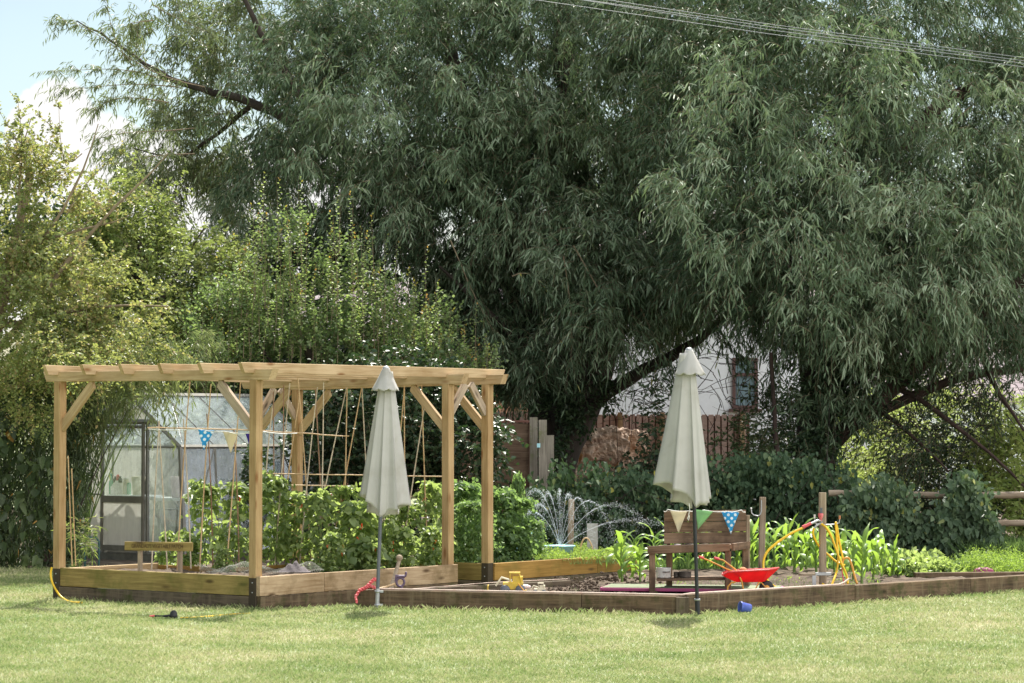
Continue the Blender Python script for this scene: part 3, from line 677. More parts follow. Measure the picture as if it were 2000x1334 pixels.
for (px, top, w_, d, lab) in ((1042, 815, 15, 40.6, 'tall grey-green timber post at the end of the lap panel fence'),
                              (1060, 820, 16, 40.2, 'grey timber gate post with a small blue tag, middle of three beside the willow trunk'),
                              (1074, 850, 9, 40.5, 'shortest grey timber post nearest the willow trunk')):
    t = thing('timber_post', W(px, 1075, d) * 1, lab, 'post'); t.location.z = 0
    p = W(px, 900, d); board('post_body', (p.x, p.y, -.05), (p.x, p.y, W(px, top, d).z), w_ / F * d, .12, M['grey_post'], t, up=(1, 0, 0))
    if px == 1060:
        mb = MB(); mb.box(W(1052, 870, d - .075), (1, 0, 0), (0, 1, 0), (0, 0, 1), .025, .004, .03); link('blue_tag', mb.mesh('tag'), t, M['lightblue'])
def clad(px0, px1, y, zt, lab):
    x0, x1 = W(px0, 0, y).x, W(px1, 0, y).x
    t = thing('clad_fence', ((x0 + x1) / 2, y, 0), lab, 'fence'); x = x0
    k = 0
    while x < x1 - .05:
        mb = MB(); w_ = .098
        mb.box((x + w_ / 2, y, zt / 2), (1, .10, 0), (-.10, 1, 0), (0, 0, 1), w_ / 2, .011, zt / 2 + random.uniform(-.006, .006), bev=.003)
        link('fence_board', mb.mesh('fence_board'), t, M['clad']); x += .125; k += 1
    mb = MB(); mb.box(((x0 + x1) / 2, y + .035, zt / 2), (1, 0, 0), (0, 1, 0), (0, 0, 1), (x1 - x0) / 2, .012, zt / 2 - .03); link('backing_board', mb.mesh('backing'), t, M['frame_wood'])
    for px in (1210, 1292, 1447): 
        xx = W(px, 0, y).x
        if x0 < xx < x1 + .1: board('fence_post', (xx, y - .06, 0), (xx, y - .06, zt + .04), .12, .09, M['plank_pale'], t, up=(1, 0, 0))
clad(880, 1070, 54.0, 2.18, 'mauve-brown feather-edge fence seen above the lap panel behind the pergola')
clad(1140, 1462, 52.0, 2.12, 'mauve-brown feather-edge fence with pale posts behind the tall right parasol')

# ================================================================== HOUSES BEYOND
def house(name, cx, cy, w_, dp, h, rh, yaw, wallm, lab, windows=(), chimney=True, ridge_x=True, eave=.3):
    t = thing(name, (cx, cy, 0), lab, 'house'); Rz = Matrix.Rotation(yaw, 3, 'Z')
    def L2(x, y, z): q = Rz @ Vector((x, y, z)); return Vector((cx + q.x, cy + q.y, z))
    mb = MB(); hw, hd = w_ / 2, dp / 2
    vs = [L2(-hw, -hd, 0), L2(hw, -hd, 0), L2(hw, hd, 0), L2(-hw, hd, 0), L2(-hw, -hd, h), L2(hw, -hd, h), L2(hw, hd, h), L2(-hw, hd, h), L2(-hw, 0, h + rh), L2(hw, 0, h + rh)]
    mb.add(vs, [(0, 1, 5, 4), (1, 2, 6, 9, 5), (2, 3, 7, 6), (3, 0, 4, 8, 7)]); link('wall', mb.mesh('wall'), t, wallm)
    me = bpy.data.meshes.new('roof'); e = eave; sl = rh / hd
    rv = []
    for sgn in (-1, 1):
        rv += [L2(-hw - e, sgn * (hd + e), h - sl * e + .05), L2(hw + e, sgn * (hd + e), h - sl * e + .05), L2(hw + e, 0, h + rh + .05), L2(-hw - e, 0, h + rh + .05)]
    rv += [p + Vector((0, 0, .12)) for p in rv]
    fs = [(8, 9, 10, 11), (13, 12, 15, 14), (1, 0, 3, 2), (4, 5, 6, 7), (0, 1, 9, 8), (5, 4, 12, 13), (0, 8, 11, 3), (9, 1, 2, 10), (12, 4, 7, 15), (5, 13, 14, 6)]
    me.from_pydata([tuple(p) for p in rv], [], fs); uv = me.uv_layers.new(name='UVMap')
    sll = math.hypot(hd + e, rh + sl * e)
    for f in me.polygons[:2]:
        for li, (a_, b_) in zip(f.loop_indices, ((0, 0), (w_, 0), (w_, sll), (0, sll))): uv.data[li].uv = (a_, b_)
    link('roof', me, t, M['tiles'])
    if chimney:
        mb = MB(); mb.box(L2(hw * .5, 0, h + rh + .25), Rz @ Vector((1, 0, 0)), Rz @ Vector((0, 1, 0)), (0, 0, 1), .35, .3, .7); link('chimney', mb.mesh('chimney'), t, M['brick'])
    for (wx, wz, ww, wh, bars) in windows:
        c = L2(wx, -hd - .02, wz); X_ = Rz @ Vector((1, 0, 0)); Y_ = Rz @ Vector((0, 1, 0))
        mb = MB(); b = .07
        for sx in (-1, 1): mb.box(c + X_ * sx * (ww / 2 - b / 2), X_, Y_, UP, b / 2, .05, wh / 2)
        for sz in (-1, 1): mb.box(c + UP * sz * (wh / 2 - b / 2), X_, Y_, UP, ww / 2 - b, .045, b / 2)
        mb.box(c + UP * (wh * .17), X_, Y_, UP, ww / 2 - b, .047, b / 2)
        f = link('window', mb.mesh('window'), t, M['frame_brown'])
        mb = MB(); mb.box(c + Y_ * .01, X_, Y_, UP, ww / 2 - b, .008, wh / 2 - b); link('pane', mb.mesh('pane'), f, M['window'])
        mb = MB(); mb.box(c - UP * (wh / 2 + .04) - Y_ * .06, X_, Y_, UP, ww / 2 + .08, .1, .035); link('sill', mb.mesh('sill'), f, M['frame_brown'])
cxw = W(1380, 0, 60).x
house('white_house', cxw, 64.0, 7.0, 8.0, 4.6, 2.2, 0, M['render'], 'white rendered house with a tall brown framed window, behind the right parasol',
      windows=[(W(1453, 0, 60).x - cxw, (W(1453, 700, 60).z + W(1453, 797, 60).z) / 2, .56, 1.12, 1)], chimney=False)
house('tiled_house', W(820, 0, 74).x, 78.0, 9.5, 8.0, 3.0, 2.9, R(0), M['brick'], 'brick house whose mauve tiled roof shows through leaves above the pergola',
      windows=[(2.2, 1.6, 1.2, 1.1, 1)])
house('brick_house', W(1900, 0, 70).x, 75.0, 8.5, 8.0, 2.7, 3.2, R(8), M['render'], 'low pale house with tiled roof glimpsed under the right willow branches',
      windows=[(-2.4, 1.5, 1.1, 1.1, 1)], chimney=True)
# ================================================================== TREES
def limb(px_pts, d0, d1, r0, r1, n=9, wob=.04):
    """limb through photo pixels, depth running from d0 to d1, tapering"""
    P = []; k = len(px_pts)
    for i, (px, py) in enumerate(px_pts): P.append(W(px, py, DOFF + d0 + (d1 - d0) * i / (k - 1)))
    out = []
    for i in range(k - 1):
        a, b = P[i], P[i + 1]; m = max(2, int((b - a).length / .3))
        for j in range(m): out.append(a.lerp(b, j / m))
    out.append(P[-1])
    # smooth + wobble
    for _ in range(3): out = [out[0]] + [(out[i - 1] + out[i] * 2 + out[i + 1]) / 4 for i in range(1, len(out) - 1)] + [out[-1]]
    out = [p + Vector([random.uniform(-1, 1) * wob * (.3 + r0) for _ in range(3)]) for p in out]
    N = len(out); rr = [(r0 + (r1 - r0) * (i / (N - 1)) ** .8) * random.uniform(.93, 1.07) for i in range(N)]
    return out, rr
def tree(label, base, trunk_px, limbs_px, bark, group=None, name='willow_tree', cat='tree'):
    t = thing(name, base, label, cat, group)
    mb = MB()
    for (pp, d0, d1, r0, r1) in trunk_px: o, r = limb(pp, d0, d1, r0, r1); mb.tube(o, r, 14)
    link('trunk', mb.mesh('trunk'), t, bark)
    for (pp, d0, d1, r0, r1) in limbs_px:
        mb = MB(); o, r = limb(pp, d0, d1, r0, r1); mb.tube(o, r, 9); link('limb', mb.mesh('limb'), t, bark)
    return t
DOFF = 4.0
b1 = W(1060, 1080, 46.5); b1.z = 0
wil = tree('huge grey-green willow leaning over the lap panel fence, dark trunk behind the log heap', b1,
    [([(1050, 1085), (1060, 960), (1072, 890), (1105, 820), (1135, 740), (1160, 600)], 42.5, 44, .34, .62),
     ([(1050, 1085), (1052, 930), (1060, 840), (1065, 760), (1050, 700), (1010, 560), (960, 400)], 42.3, 44.5, .30, .25),
     ([(1090, 880), (1125, 815), (1190, 760), (1260, 720), (1330, 690), (1400, 640), (1450, 580)], 42.8, 43, .20, .045)],
    [([(1170, 620), (1130, 450), (1120, 300), (1100, 60), (1080, -200)], 44, 45, .40, .12),
     ([(960, 420), (800, 330), (650, 280), (500, 200), (330, 160), (240, 90), (150, 40)], 44.5, 48, .20, .012),
     ([(1170, 600), (1250, 400), (1350, 250), (1450, 60)], 44, 44, .28, .08),
     ([(960, 420), (900, 200), (850, -50)], 44.5, 45.5, .2, .08),
     ([(1060, 700), (940, 600), (860, 520)], 43.5, 42.5, .12, .02), 
     ([(650, 280), (520, 90), (450, -60)], 44, 44, .1, .03), ([(500, 200), (350, 320), (260, 290)], 46.8, 48, .06, .01)], M['bark'])
crown(wil, [E(1160, 120, 44.5, 400, 250, 3.0, 170), E(760, 190, 44.5, 330, 220, 2.6, 105), E(900, 400, 44, 260, 150, 1.8, 70),
            E(1170, 500, 42, 140, 130, 1.0, 30), E(1180, 620, 41.6, 75, 50, .6, 8), E(640, 380, 45, 220, 120, 1.6, 40), E(1010, 560, 44.6, 150, 130, 1.3, 40), E(1090, 330, 43, 200, 140, 1.2, 40),
            E(950, -220, 46.5, 560, 240, 4.5, 120), E(1000, 130, 46.8, 420, 220, 1.2, 80), E(1300, 540, 43.5, 160, 90, 1.2, 24), E(980, 680, 44.6, 90, 60, .8, 16), E(1050, 700, 42.0, 50, 40, .35, 5), E(980, 640, 44.2, 160, 130, 1, 46), E(1270, 560, 46, 110, 90, 1, 26), E(1260, 480, 46.5, 120, 120, 1, 30), E(1000, 690, 44, 80, 60, .8, 12)],
      M['willow'], ll=.150, lw=.024, clump_r=.33, twigs=17, tl=.40, droop=.5, nl=9, dens=2.0)
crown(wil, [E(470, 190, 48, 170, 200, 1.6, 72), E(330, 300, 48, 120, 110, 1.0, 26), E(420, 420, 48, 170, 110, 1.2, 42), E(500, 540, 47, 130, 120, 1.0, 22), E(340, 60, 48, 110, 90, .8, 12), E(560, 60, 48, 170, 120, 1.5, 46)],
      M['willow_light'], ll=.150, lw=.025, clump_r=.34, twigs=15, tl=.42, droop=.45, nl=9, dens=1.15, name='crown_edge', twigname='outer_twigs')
# separate sprays against the sky at the left
def spray(t, px_pts, d, per=5, tl=.4, mat='willow_light', ll=.125, lw=.019, up=.15, nl=10, name='spray', mode='hang', r=.012, dr=.5):
    o, rr = limb(px_pts, d - DOFF, d - DOFF, r, .003, wob=.01)
    mb = MB(); mb.tube(o, rr, 5); s = link('branch', mb.mesh('branch'), t, M['twig'])
    P = np.array([list(p) for p in o]); P = np.repeat(P[1:], per, 0); n = len(P)
    tan = unit(P[-1:] - P[:1]); D0 = unit(tan * .7 + rng.normal(size=(n, 3)) * .5 + np.array([0, 0, up]))
    a, D, l, w, A = twig_leaves(P, D0, rng.uniform(.4, 1.2, n) * tl, rng.uniform(.3, 1, n) * dr, nl, ll, lw, mode)
    leaf_mesh('foliage', a, D, l, w, M[mat], s, upb=.5); twig_mesh('twig_growth', A[:, ::3], None, .003, M['twig'], s)
crown(wil, [E(1085, 830, 42.05, 45, 80, .2, 13), E(1140, 770, 42.2, 60, 40, .2, 9), E(1060, 760, 42.1, 40, 50, .2, 7)], M['darkleaf'], ll=.075, lw=.05, clump_r=.2, twigs=12, tl=.25, droop=.5, nl=8, mode='spread', name='ivy_on_trunk', twig=False)
for pts in ([(400, 170), (320, 155), (255, 120), (200, 70), (150, 40), (110, 45)], [(260, 130), (220, 85), (210, 20), (205, -30)], [(330, 160), (270, 135), (200, 132), (110, 140)],
            [(350, 170), (260, 160), (190, 170), (135, 175)], [(330, 200), (250, 185), (205, 195), (190, 215)], [(380, 250), (300, 260), (240, 255), (195, 270)], [(380, 300), (300, 300), (230, 320)],
            [(300, 40), (230, 45), (270, 50)], [(300, 10), (310, 20), (400, 60)], [(350, 400), (300, 370), (235, 345)]):
    spray(wil, pts, 48, per=6, ll=.135)
for pts in ([(1120, 480), (1190, 600), (1215, 660), (1220, 700)], [(1100, 500), (1120, 620), (1115, 700)], [(880, 470), (930, 590), (960, 640)], [(1350, 560), (1400, 640), (1440, 690)], [(1000, 540), (1030, 520), (1060, 560)], [(1500, 600), (1520, 700), (1500, 760)],
            [(1250, 600), (1290, 680), (1310, 720)]):
    spray(wil, pts, 44.6, per=7, mat='willow', ll=.15, lw=.023, up=-.1, dr=.9)

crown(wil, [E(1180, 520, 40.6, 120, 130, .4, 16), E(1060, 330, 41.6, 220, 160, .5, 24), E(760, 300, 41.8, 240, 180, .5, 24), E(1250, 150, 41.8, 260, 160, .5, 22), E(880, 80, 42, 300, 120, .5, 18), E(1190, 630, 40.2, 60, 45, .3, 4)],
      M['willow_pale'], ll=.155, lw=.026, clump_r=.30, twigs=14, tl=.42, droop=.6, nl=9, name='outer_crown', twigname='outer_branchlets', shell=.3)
DOFF = 0.0
b2 = W(1590, 1080, 43); b2.z = 0
wil2 = tree('second grey-green willow on the right with reddish trunk and long limbs reaching right', b2,
    [([(1590, 1085), (1588, 930), (1595, 850), (1600, 760), (1620, 640), (1640, 480), (1650, 250)], 43, 44.5, .42, .16)],
    [([(1590, 900), (1650, 835), (1740, 760), (1820, 690), (1900, 620), (2010, 540)], 43, 42.5, .17, .09),
     ([(1620, 860), (1700, 810), (1850, 740), (2020, 715)], 43, 43, .10, .06), ([(1600, 800), (1680, 700), (1760, 650), (1850, 600)], 43, 43, .13, .05),
     ([(1590, 830), (1570, 700), (1560, 560)], 43.2, 44, .15, .07), ([(1640, 480), (1750, 300), (1830, 200), (1900, 165), (2020, 160)], 44, 44, .16, .1),
     ([(1600, 760), (1640, 690), (1665, 600)], 43.3, 43.6, .1, .05), ([(1610, 820), (1690, 740), (1720, 700), (1790, 600)], 43.2, 43, .08, .04),
     ([(1760, 760), (1830, 800), (1930, 880), (2010, 960)], 43, 42.5, .05, .02), ([(1700, 790), (1800, 860), (1860, 930)], 43, 42.5, .04, .015),
     ([(1525, 1085), (1520, 900), (1512, 800), (1505, 690)], 42, 42, .06, .03), ([(1900, 640), (1930, 740), (2000, 840)], 42.6, 42, .06, .02)], M['bark_red'])
crown(wil2, [E(1500, 250, 44, 260, 280, 2.6, 120), E(1790, 330, 44, 260, 280, 2.6, 120), E(1640, 520, 42.5, 280, 150, 1.6, 85), E(1900, 560, 42, 170, 150, 1.3, 32), E(1640, 700, 42.6, 100, 90, .8, 12),
             E(1600, 40, 45, 450, 150, 3, 90), E(1700, -220, 46.5, 480, 230, 4.5, 90), E(1650, 300, 47.5, 430, 330, 1.5, 95), E(1480, 500, 43, 170, 105, 1.2, 30), E(2020, 300, 44, 130, 300, 1.6, 24), E(1560, 830, 42.5, 60, 60, .5, 5), E(1330, 540, 45, 100, 90, 1, 20), E(1960, 450, 45.5, 110, 180, 1.2, 34), E(1900, 640, 44.5, 110, 60, .8, 14), E(1760, 660, 44.5, 140, 70, .8, 16)],
      M['willow'], ll=.145, lw=.024, clump_r=.33, twigs=17, tl=.40, droop=.5, nl=9, dens=1.9)
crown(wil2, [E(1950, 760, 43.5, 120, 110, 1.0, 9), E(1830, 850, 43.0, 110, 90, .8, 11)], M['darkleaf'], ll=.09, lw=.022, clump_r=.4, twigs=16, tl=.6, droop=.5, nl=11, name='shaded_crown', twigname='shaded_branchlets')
crown(wil2, [E(1590, 870, 42.45, 42, 70, .2, 16), E(1640, 800, 42.5, 50, 40, .2, 9), E(1600, 740, 42.5, 45, 60, .2, 8), E(1720, 740, 42.5, 70, 30, .2, 6)], M['darkleaf'], ll=.07, lw=.05, clump_r=.2, twigs=12, tl=.25, droop=.5, nl=8, mode='spread', name='ivy_on_trunk', twig=False)

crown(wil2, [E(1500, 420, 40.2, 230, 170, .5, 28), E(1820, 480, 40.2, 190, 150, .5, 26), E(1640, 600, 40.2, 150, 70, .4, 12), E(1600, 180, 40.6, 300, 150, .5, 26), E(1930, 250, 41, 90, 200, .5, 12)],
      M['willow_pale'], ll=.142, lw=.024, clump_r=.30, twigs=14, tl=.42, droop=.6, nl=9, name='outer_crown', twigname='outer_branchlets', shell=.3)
# bare fine branches under the willows
def bare(t, n, x0, x1, y0, y1, d):
    P0 = np.array([list(W(random.uniform(x0, x1), random.uniform(y0, y1), d + random.uniform(-.5, .5))) for _ in range(n)])
    D0 = unit(rng.normal(size=(n, 3)) + np.array([0, 0, -.2])); A = arcs(P0, D0, rng.uniform(.5, 1.5, n), rng.uniform(-.5, .8, n), 6) + rng.normal(size=(n, 6, 3)) * .02
    twig_mesh('bare_branches', A, None, .009, M['bark'], t)
bare(wil, 120, 1180, 1500, 690, 800, 46.5); bare(wil2, 190, 1630, 2000, 640, 860, 43)

# hawthorn at the left edge
bh = W(-40, 1110, 36.5); bh.z = 0
haw = tree('loose hawthorn with small olive and rusty leaves at the left edge against the sky', bh,
    [([(-60, 1150), (-50, 900), (-20, 700), (10, 560), (40, 430), (60, 330)], 36.5, 36, .16, .05)],
    [([(-20, 700), (60, 620), (150, 480), (230, 400), (330, 300)], 36, 35.5, .05, .008), ([(10, 560), (100, 450), (170, 330), (190, 240)], 36, 35.5, .04, .006),
     ([(-20, 640), (90, 620), (200, 590), (330, 600)], 36, 35.2, .045, .008), ([(40, 430), (30, 330), (60, 230)], 36, 36, .03, .005),
     ([(0, 760), (100, 740), (200, 700), (300, 710)], 36, 35, .035, .006), ([(60, 470), (180, 450), (260, 420)], 36, 35.6, .03, .004)], M['twig'], name='hawthorn_tree')
crown(haw, [E(40, 420, 36.2, 100, 150, .9, 44), E(60, 620, 36, 190, 170, 1.2, 92), E(130, 560, 35.8, 110, 120, .8, 22), E(210, 640, 35.8, 130, 90, .8, 30), E(150, 360, 35.8, 60, 50, .4, 3), E(20, 290, 36, 50, 55, .4, 8)],
      M['haw'], ll=.050, lw=.036, mode='spread', clump_r=.26, twigs=14, tl=.36, droop=.25, nl=13, upb=.4)
for pts in ([(130, 420), (170, 340), (235, 300)], [(100, 300), (130, 260), (80, 230)], [(150, 450), (220, 390), (290, 380)], [(60, 330), (30, 270), (0, 220)], [(160, 300), (120, 350), (115, 210)], [(40, 330), (45, 260), (35, 200)]):
    spray(haw, pts, 35.8, per=5, tl=.16, mat='haw', ll=.04, lw=.03, nl=7, mode='spread', r=.008, dr=.1)
crown(haw, [E(120, 680, 34.6, 130, 40, .5, 26), E(50, 760, 35.3, 60, 60, .4, 12), E(170, 712, 30.6, 34, 9, .15, 3)], M['haw'], ll=.038, lw=.026, mode='spread', clump_r=.2, twigs=14, tl=.3, droop=.4, nl=11, name='lower_spray', twig=False)

# yellow-green tree behind
bt = W(300, 1090, 44); bt.z = 0
gt = tree('yellow-green broadleaf tree standing between the hawthorn and the willow', bt, [([(300, 1090), (290, 800), (280, 600), (270, 450)], 44, 44, .14, .04)], [([(285, 650), (350, 520), (400, 440)], 44, 43.5, .05, .01), ([(280, 560), (200, 470), (170, 420)], 44, 43.5, .05, .01)], M['bark'], name='broadleaf_tree')
crown(gt, [E(240, 420, 44, 90, 50, .8, 26), E(240, 520, 44.4, 110, 100, 1.2, 46), E(360, 560, 44, 130, 120, 1.2, 60), E(330, 680, 44, 140, 90, 1.2, 40)], M['brightleaf'], ll=.075, lw=.045, mode='spread', clump_r=.35, twigs=14, tl=.42, droop=.3, nl=11, upb=.5)
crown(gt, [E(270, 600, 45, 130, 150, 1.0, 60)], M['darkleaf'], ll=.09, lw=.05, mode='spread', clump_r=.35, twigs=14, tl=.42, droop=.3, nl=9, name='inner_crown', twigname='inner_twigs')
b6 = W(100, 1090, 52); b6.z = 0
ft = tree('dark tree filling the gap behind the greenhouse and hedge', b6, [([(60, 1040), (80, 700), (120, 500)], 52, 52, .2, .08)], [], M['bark'], name='broadleaf_tree')
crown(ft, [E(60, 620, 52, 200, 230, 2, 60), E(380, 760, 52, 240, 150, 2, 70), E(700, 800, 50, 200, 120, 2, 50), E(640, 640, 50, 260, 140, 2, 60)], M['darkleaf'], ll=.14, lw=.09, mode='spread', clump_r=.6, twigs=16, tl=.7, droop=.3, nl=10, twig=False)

# bamboo: bright plume above the greenhouse, overhanging its roof
bb = W(240, 1100, 39.5); bb.z = 0
bam = thing('bamboo_clump', bb, 'bright narrow-leaved bamboo arching over the greenhouse roof and pergola end', 'bamboo')
mb = MB()
for i in range(16):
    o, r = limb([(random.uniform(110, 190), 1090), (random.uniform(110, 240), 880), (random.uniform(130, 330), 740), (random.uniform(160, 400), 650)], 37.6, 37.0, .012, .004, wob=.02); mb.tube(o, r, 5)
link('canes', mb.mesh('canes'), bam, M['stem'])
crown(bam, [E(340, 690, 37.4, 65, 45, .5, 15), E(220, 690, 37.2, 110, 45, .5, 26), E(210, 765, 36.8, 75, 38, .3, 13), E(280, 775, 36.6, 35, 22, .3, 4), E(180, 830, 37.0, 25, 35, .3, 4)], M['bamboo_leaf'], ll=.12, lw=.016, mode='hang', clump_r=.22, twigs=12, tl=.34, droop=.7, nl=10, twrad=.002)

# hedge of bamboo and vine at the left edge
hd = thing('climber_hedge', G(80, 1112), 'dark leafy hedge of bamboo and vine behind the left pergola post', 'hedge')
def wall_leaves(t, name, x0, x1, y0, y1, d, dz, n, mat, ll, lw, hang=.8, upv=(0, -1, .5), upb=.6, bulge=None, prob=None):
    px = rng.uniform(x0, x1, n); py = rng.uniform(y0, y1, n)
    if prob is not None: k = rng.random(n) < prob(px + rng.normal(0, 10, n), py + rng.normal(0, 15, n)); px, py = px[k], py[k]; n = len(px)
    dd = d + rng.uniform(0, dz, n) + (bulge(px, py) if bulge else 0)
    P = np.array([list(W(a, b, c)) for a, b, c in zip(px, py, dd)]); P[:, 2] = np.maximum(P[:, 2], .02)
    D = rng.normal(size=(n, 3)) * .45 + np.array([0, -.25, -hang])
    return leaf_mesh(name, P, D, rng.uniform(.4, 1.35, n) * ll, rng.uniform(.5, 1.25, n) * lw, M[mat], t, upb=upb, upv=upv, curl=.15)
def lump(a, b, s): return lambda px, py: a * np.sin(px * s + 2 * np.sin(py * s * .9)) * np.cos(py * s * 1.3 + px * .01)
wall_leaves(hd, 'bamboo_leaves', -90, 160, 735, 1112, 36.3, 1.3, 17000, 'hedgeleaf', .13, .019, bulge=lump(.3, 0, .045))
wall_leaves(hd, 'bamboo_fringe', 120, 195, 745, 1095, 36.6, .6, 2600, 'hedgeleaf', .14, .018, bulge=lump(.2, 0, .06), prob=lambda x, y: (x < 190 - 55 * np.clip((y - 900) / 200, 0, 1)) * 1.0)
wall_leaves(hd, 'vine_leaves', -70, 115, 760, 1112, 36.15, .25, 210, 'hedgeleaf', .15, .13, bulge=lump(.3, 0, .045))
mb = MB()
for i in range(26):
    x = random.uniform(-80, 150); o, r = limb([(x, 1112), (x + random.uniform(-20, 20), 930), (x + random.uniform(-30, 30), 740)], 37.2, 37.2, .014, .006, wob=.02); mb.tube(o, r, 5)
link('stems', mb.mesh('stems'), hd, M['bark'])
mb = MB(); o, r = limb([(148, 1010), (185, 920), (225, 845), (250, 800)], 36.6, 36.6, .011, .005, wob=.003); mb.tube(o, r, 6); link('stray_stem', mb.mesh('stem'), hd, M['bark'])

# plum with upright shoots
bp = W(640, 1100, 42.5); bp.z = 0
pl = tree('bushy plum tree with upright shoots and orange tips behind the pergola', bp, [([(640, 1100), (640, 900), (630, 780), (600, 680)], 42.5, 42.5, .12, .06)],
          [([(640, 860), (720, 740), (800, 640)], 42.5, 42.0, .05, .012), ([(635, 820), (520, 700), (460, 600)], 42.5, 42.0, .05, .012)], M['bark'], name='plum_tree')
crown(pl, [E(620, 690, 42.7, 210, 70, 1.0, 84), E(470, 640, 42.4, 100, 80, .7, 26), E(780, 670, 42.4, 110, 70, .7, 30), E(570, 530, 42.6, 70, 90, .5, 15), E(700, 560, 42.6, 80, 80, .5, 15), E(900, 715, 42.0, 60, 30, .4, 9), E(410, 690, 42.0, 60, 50, .4, 10)],
      M['plum'], ll=.062, lw=.044, mode='spread', clump_r=.27, twigs=10, tl=.38, droop=.02, nl=11, upb=.55, upbias=1.6)
def shoots(t, L, d, mat, tipm, name='shoot'):
    P, D, l, w, A, T = [], [], [], [], [], []
    for (bx, by, tx, ty) in L:
        a, b = W(bx, by, d), W(tx, ty, d + random.uniform(-.3, .3)); n = int((b - a).length / .036)
        for i in range(n):
            q = a.lerp(b, i / n) + Vector((math.sin(i * .11 + bx) * .045, math.cos(i * .13) * .05, 0)); an = i * 2.4
            P.append(list(q)); D.append([math.cos(an), math.sin(an), .45]); s = (1 - .45 * i / n); l.append(.085 * s); w.append(.048 * s); T.append(i / n)
        A.append([list(a.lerp(b, k / 3)) for k in range(4)])
    P, D, l, w, T = map(np.array, (P, D, l, w, T)); tip = T > rng.uniform(.86, 1.0, len(T))
    leaf_mesh('foliage', P[~tip], D[~tip] + rng.normal(size=D[~tip].shape) * .2, l[~tip], w[~tip], M[mat], t, upb=.7); leaf_mesh('orange_foliage', P[tip], D[tip] + np.array([0, 0, .8]), l[tip] * 1.1, w[tip], M[tipm], t, upb=.4)
    twig_mesh(name + '_stems', np.array(A), None, .006, M['twig'], t)
sh = []
rnd = random.Random(5)
extra = [(x, int(np.interp(x, [380, 430, 520, 600, 660, 700, 760, 830, 880, 960], [600, 520, 380, 420, 400, 420, 490, 520, 600, 650]) + abs(rnd.gauss(0, 90)) + 15)) for x in [rnd.uniform(385, 955) for _ in range(110)]]
for (tx, ty) in tuple(extra) + ((515, 335), (540, 345), (582, 342), (495, 395), (560, 400), (600, 430), (665, 362), (690, 372), (650, 410), (705, 440), (725, 415), (752, 455), (775, 470), (830, 475), (800, 520), (850, 545), (880, 600), (930, 590), (905, 640), (950, 650),
                 (460, 450), (430, 500), (640, 500), (540, 480), (740, 520), (610, 540), (690, 560), (480, 540), (860, 650), (830, 600), (395, 590), (520, 590), (570, 620), (760, 610), (930, 690), (900, 690)):
    sh.append((tx + random.uniform(-12, 12), ty + random.uniform(130, 190), tx, ty))
shoots(pl, sh, 41.8, 'plumshoot', 'plumtip')
# dark shrub under it
bs = W(720, 1090, 38.4); bs.z = 0
ds = thing('laurel_shrub', bs, 'dark glossy shrub with larger leaves behind the bean bed', 'shrub')
crown(ds, [E(770, 820, 38.6, 180, 110, .7, 110), E(700, 960, 38.6, 230, 110, .6, 60), E(915, 860, 38.0, 45, 70, .4, 10), E(570, 780, 42.6, 110, 60, .6, 22), E(640, 840, 42.4, 70, 80, .5, 18)], M['darkleaf'], ll=.085, lw=.055, mode='spread', clump_r=.3, twigs=12, tl=.38, droop=.3, nl=10, name='foliage', twigname='stems', upb=.55)

# bright scrub behind the rail fence, far right
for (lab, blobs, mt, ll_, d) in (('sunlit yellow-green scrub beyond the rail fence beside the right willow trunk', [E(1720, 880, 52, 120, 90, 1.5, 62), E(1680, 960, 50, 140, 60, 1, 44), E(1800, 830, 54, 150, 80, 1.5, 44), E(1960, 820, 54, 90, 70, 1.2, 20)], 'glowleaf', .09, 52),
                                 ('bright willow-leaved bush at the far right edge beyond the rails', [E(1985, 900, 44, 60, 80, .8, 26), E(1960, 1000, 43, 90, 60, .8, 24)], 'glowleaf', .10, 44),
                                 ('very dark bush beyond the rail fence left of the ivy-wrapped post', [E(1850, 900, 45, 110, 90, .9, 50), E(1900, 1000, 44, 90, 60, .9, 20)], 'darkleaf', .08, 45),
                                 ('dark elder bush between the log heap and the right parasol', [E(1262, 900, 43, 24, 50, .3, 6), E(1275, 830, 43, 22, 50, .3, 4)], 'darkleaf', .10, 43),
                                 ('green sapling thicket between the clad fence and the second willow trunk', [E(1500, 850, 45, 45, 100, .7, 20), E(1480, 900, 42, 40, 40, .4, 10)], 'hedgeleaf', .08, 45)):
    c = blobs[0][0]; t = thing('shrub', (c[0], c[1], 0), lab, 'shrub')
    crown(t, blobs, M[mt], ll=ll_, lw=ll_ * .45, mode='spread', clump_r=.35, twigs=13, tl=.45, droop=.3, nl=10, name='foliage', twigname='stems')

# bindweed and nettle smothering the boundary behind the crops
def topline(x): return np.interp(x, [1040, 1060, 1100, 1180, 1260, 1330, 1400, 1450, 1500, 1560, 1620, 1660], [955, 945, 925, 925, 938, 930, 915, 900, 885, 905, 925, 940])
for (lab, x0, x1, n, dd) in (('dark bindweed hanging below the log heap behind the sprinkler', 1030, 1290, 7000, 38.2), ('dark bindweed and nettle mass behind the mud kitchen', 1270, 1500, 6500, 38.0), ('tall nettle and bindweed bank at the foot of the second willow', 1480, 1680, 6500, 37.8)):
    t = thing('bindweed', G((x0 + x1) / 2, 1100), lab, 'climbing plant')
    t.location = (W((x0 + x1) / 2, 1000, dd).x, dd, 0)
    wall_leaves(t, 'leaves', x0, x1, 880, 1112, dd, .9, int(n * 1.25), 'ivy', .085, .064, bulge=lump(.13, 0, .055), prob=lambda x, y: (y > topline(x) + 14 * np.sin(x * .09)) * 1.0)
    bare(t, 26, x0, x1, 930, 1080, dd + .4)
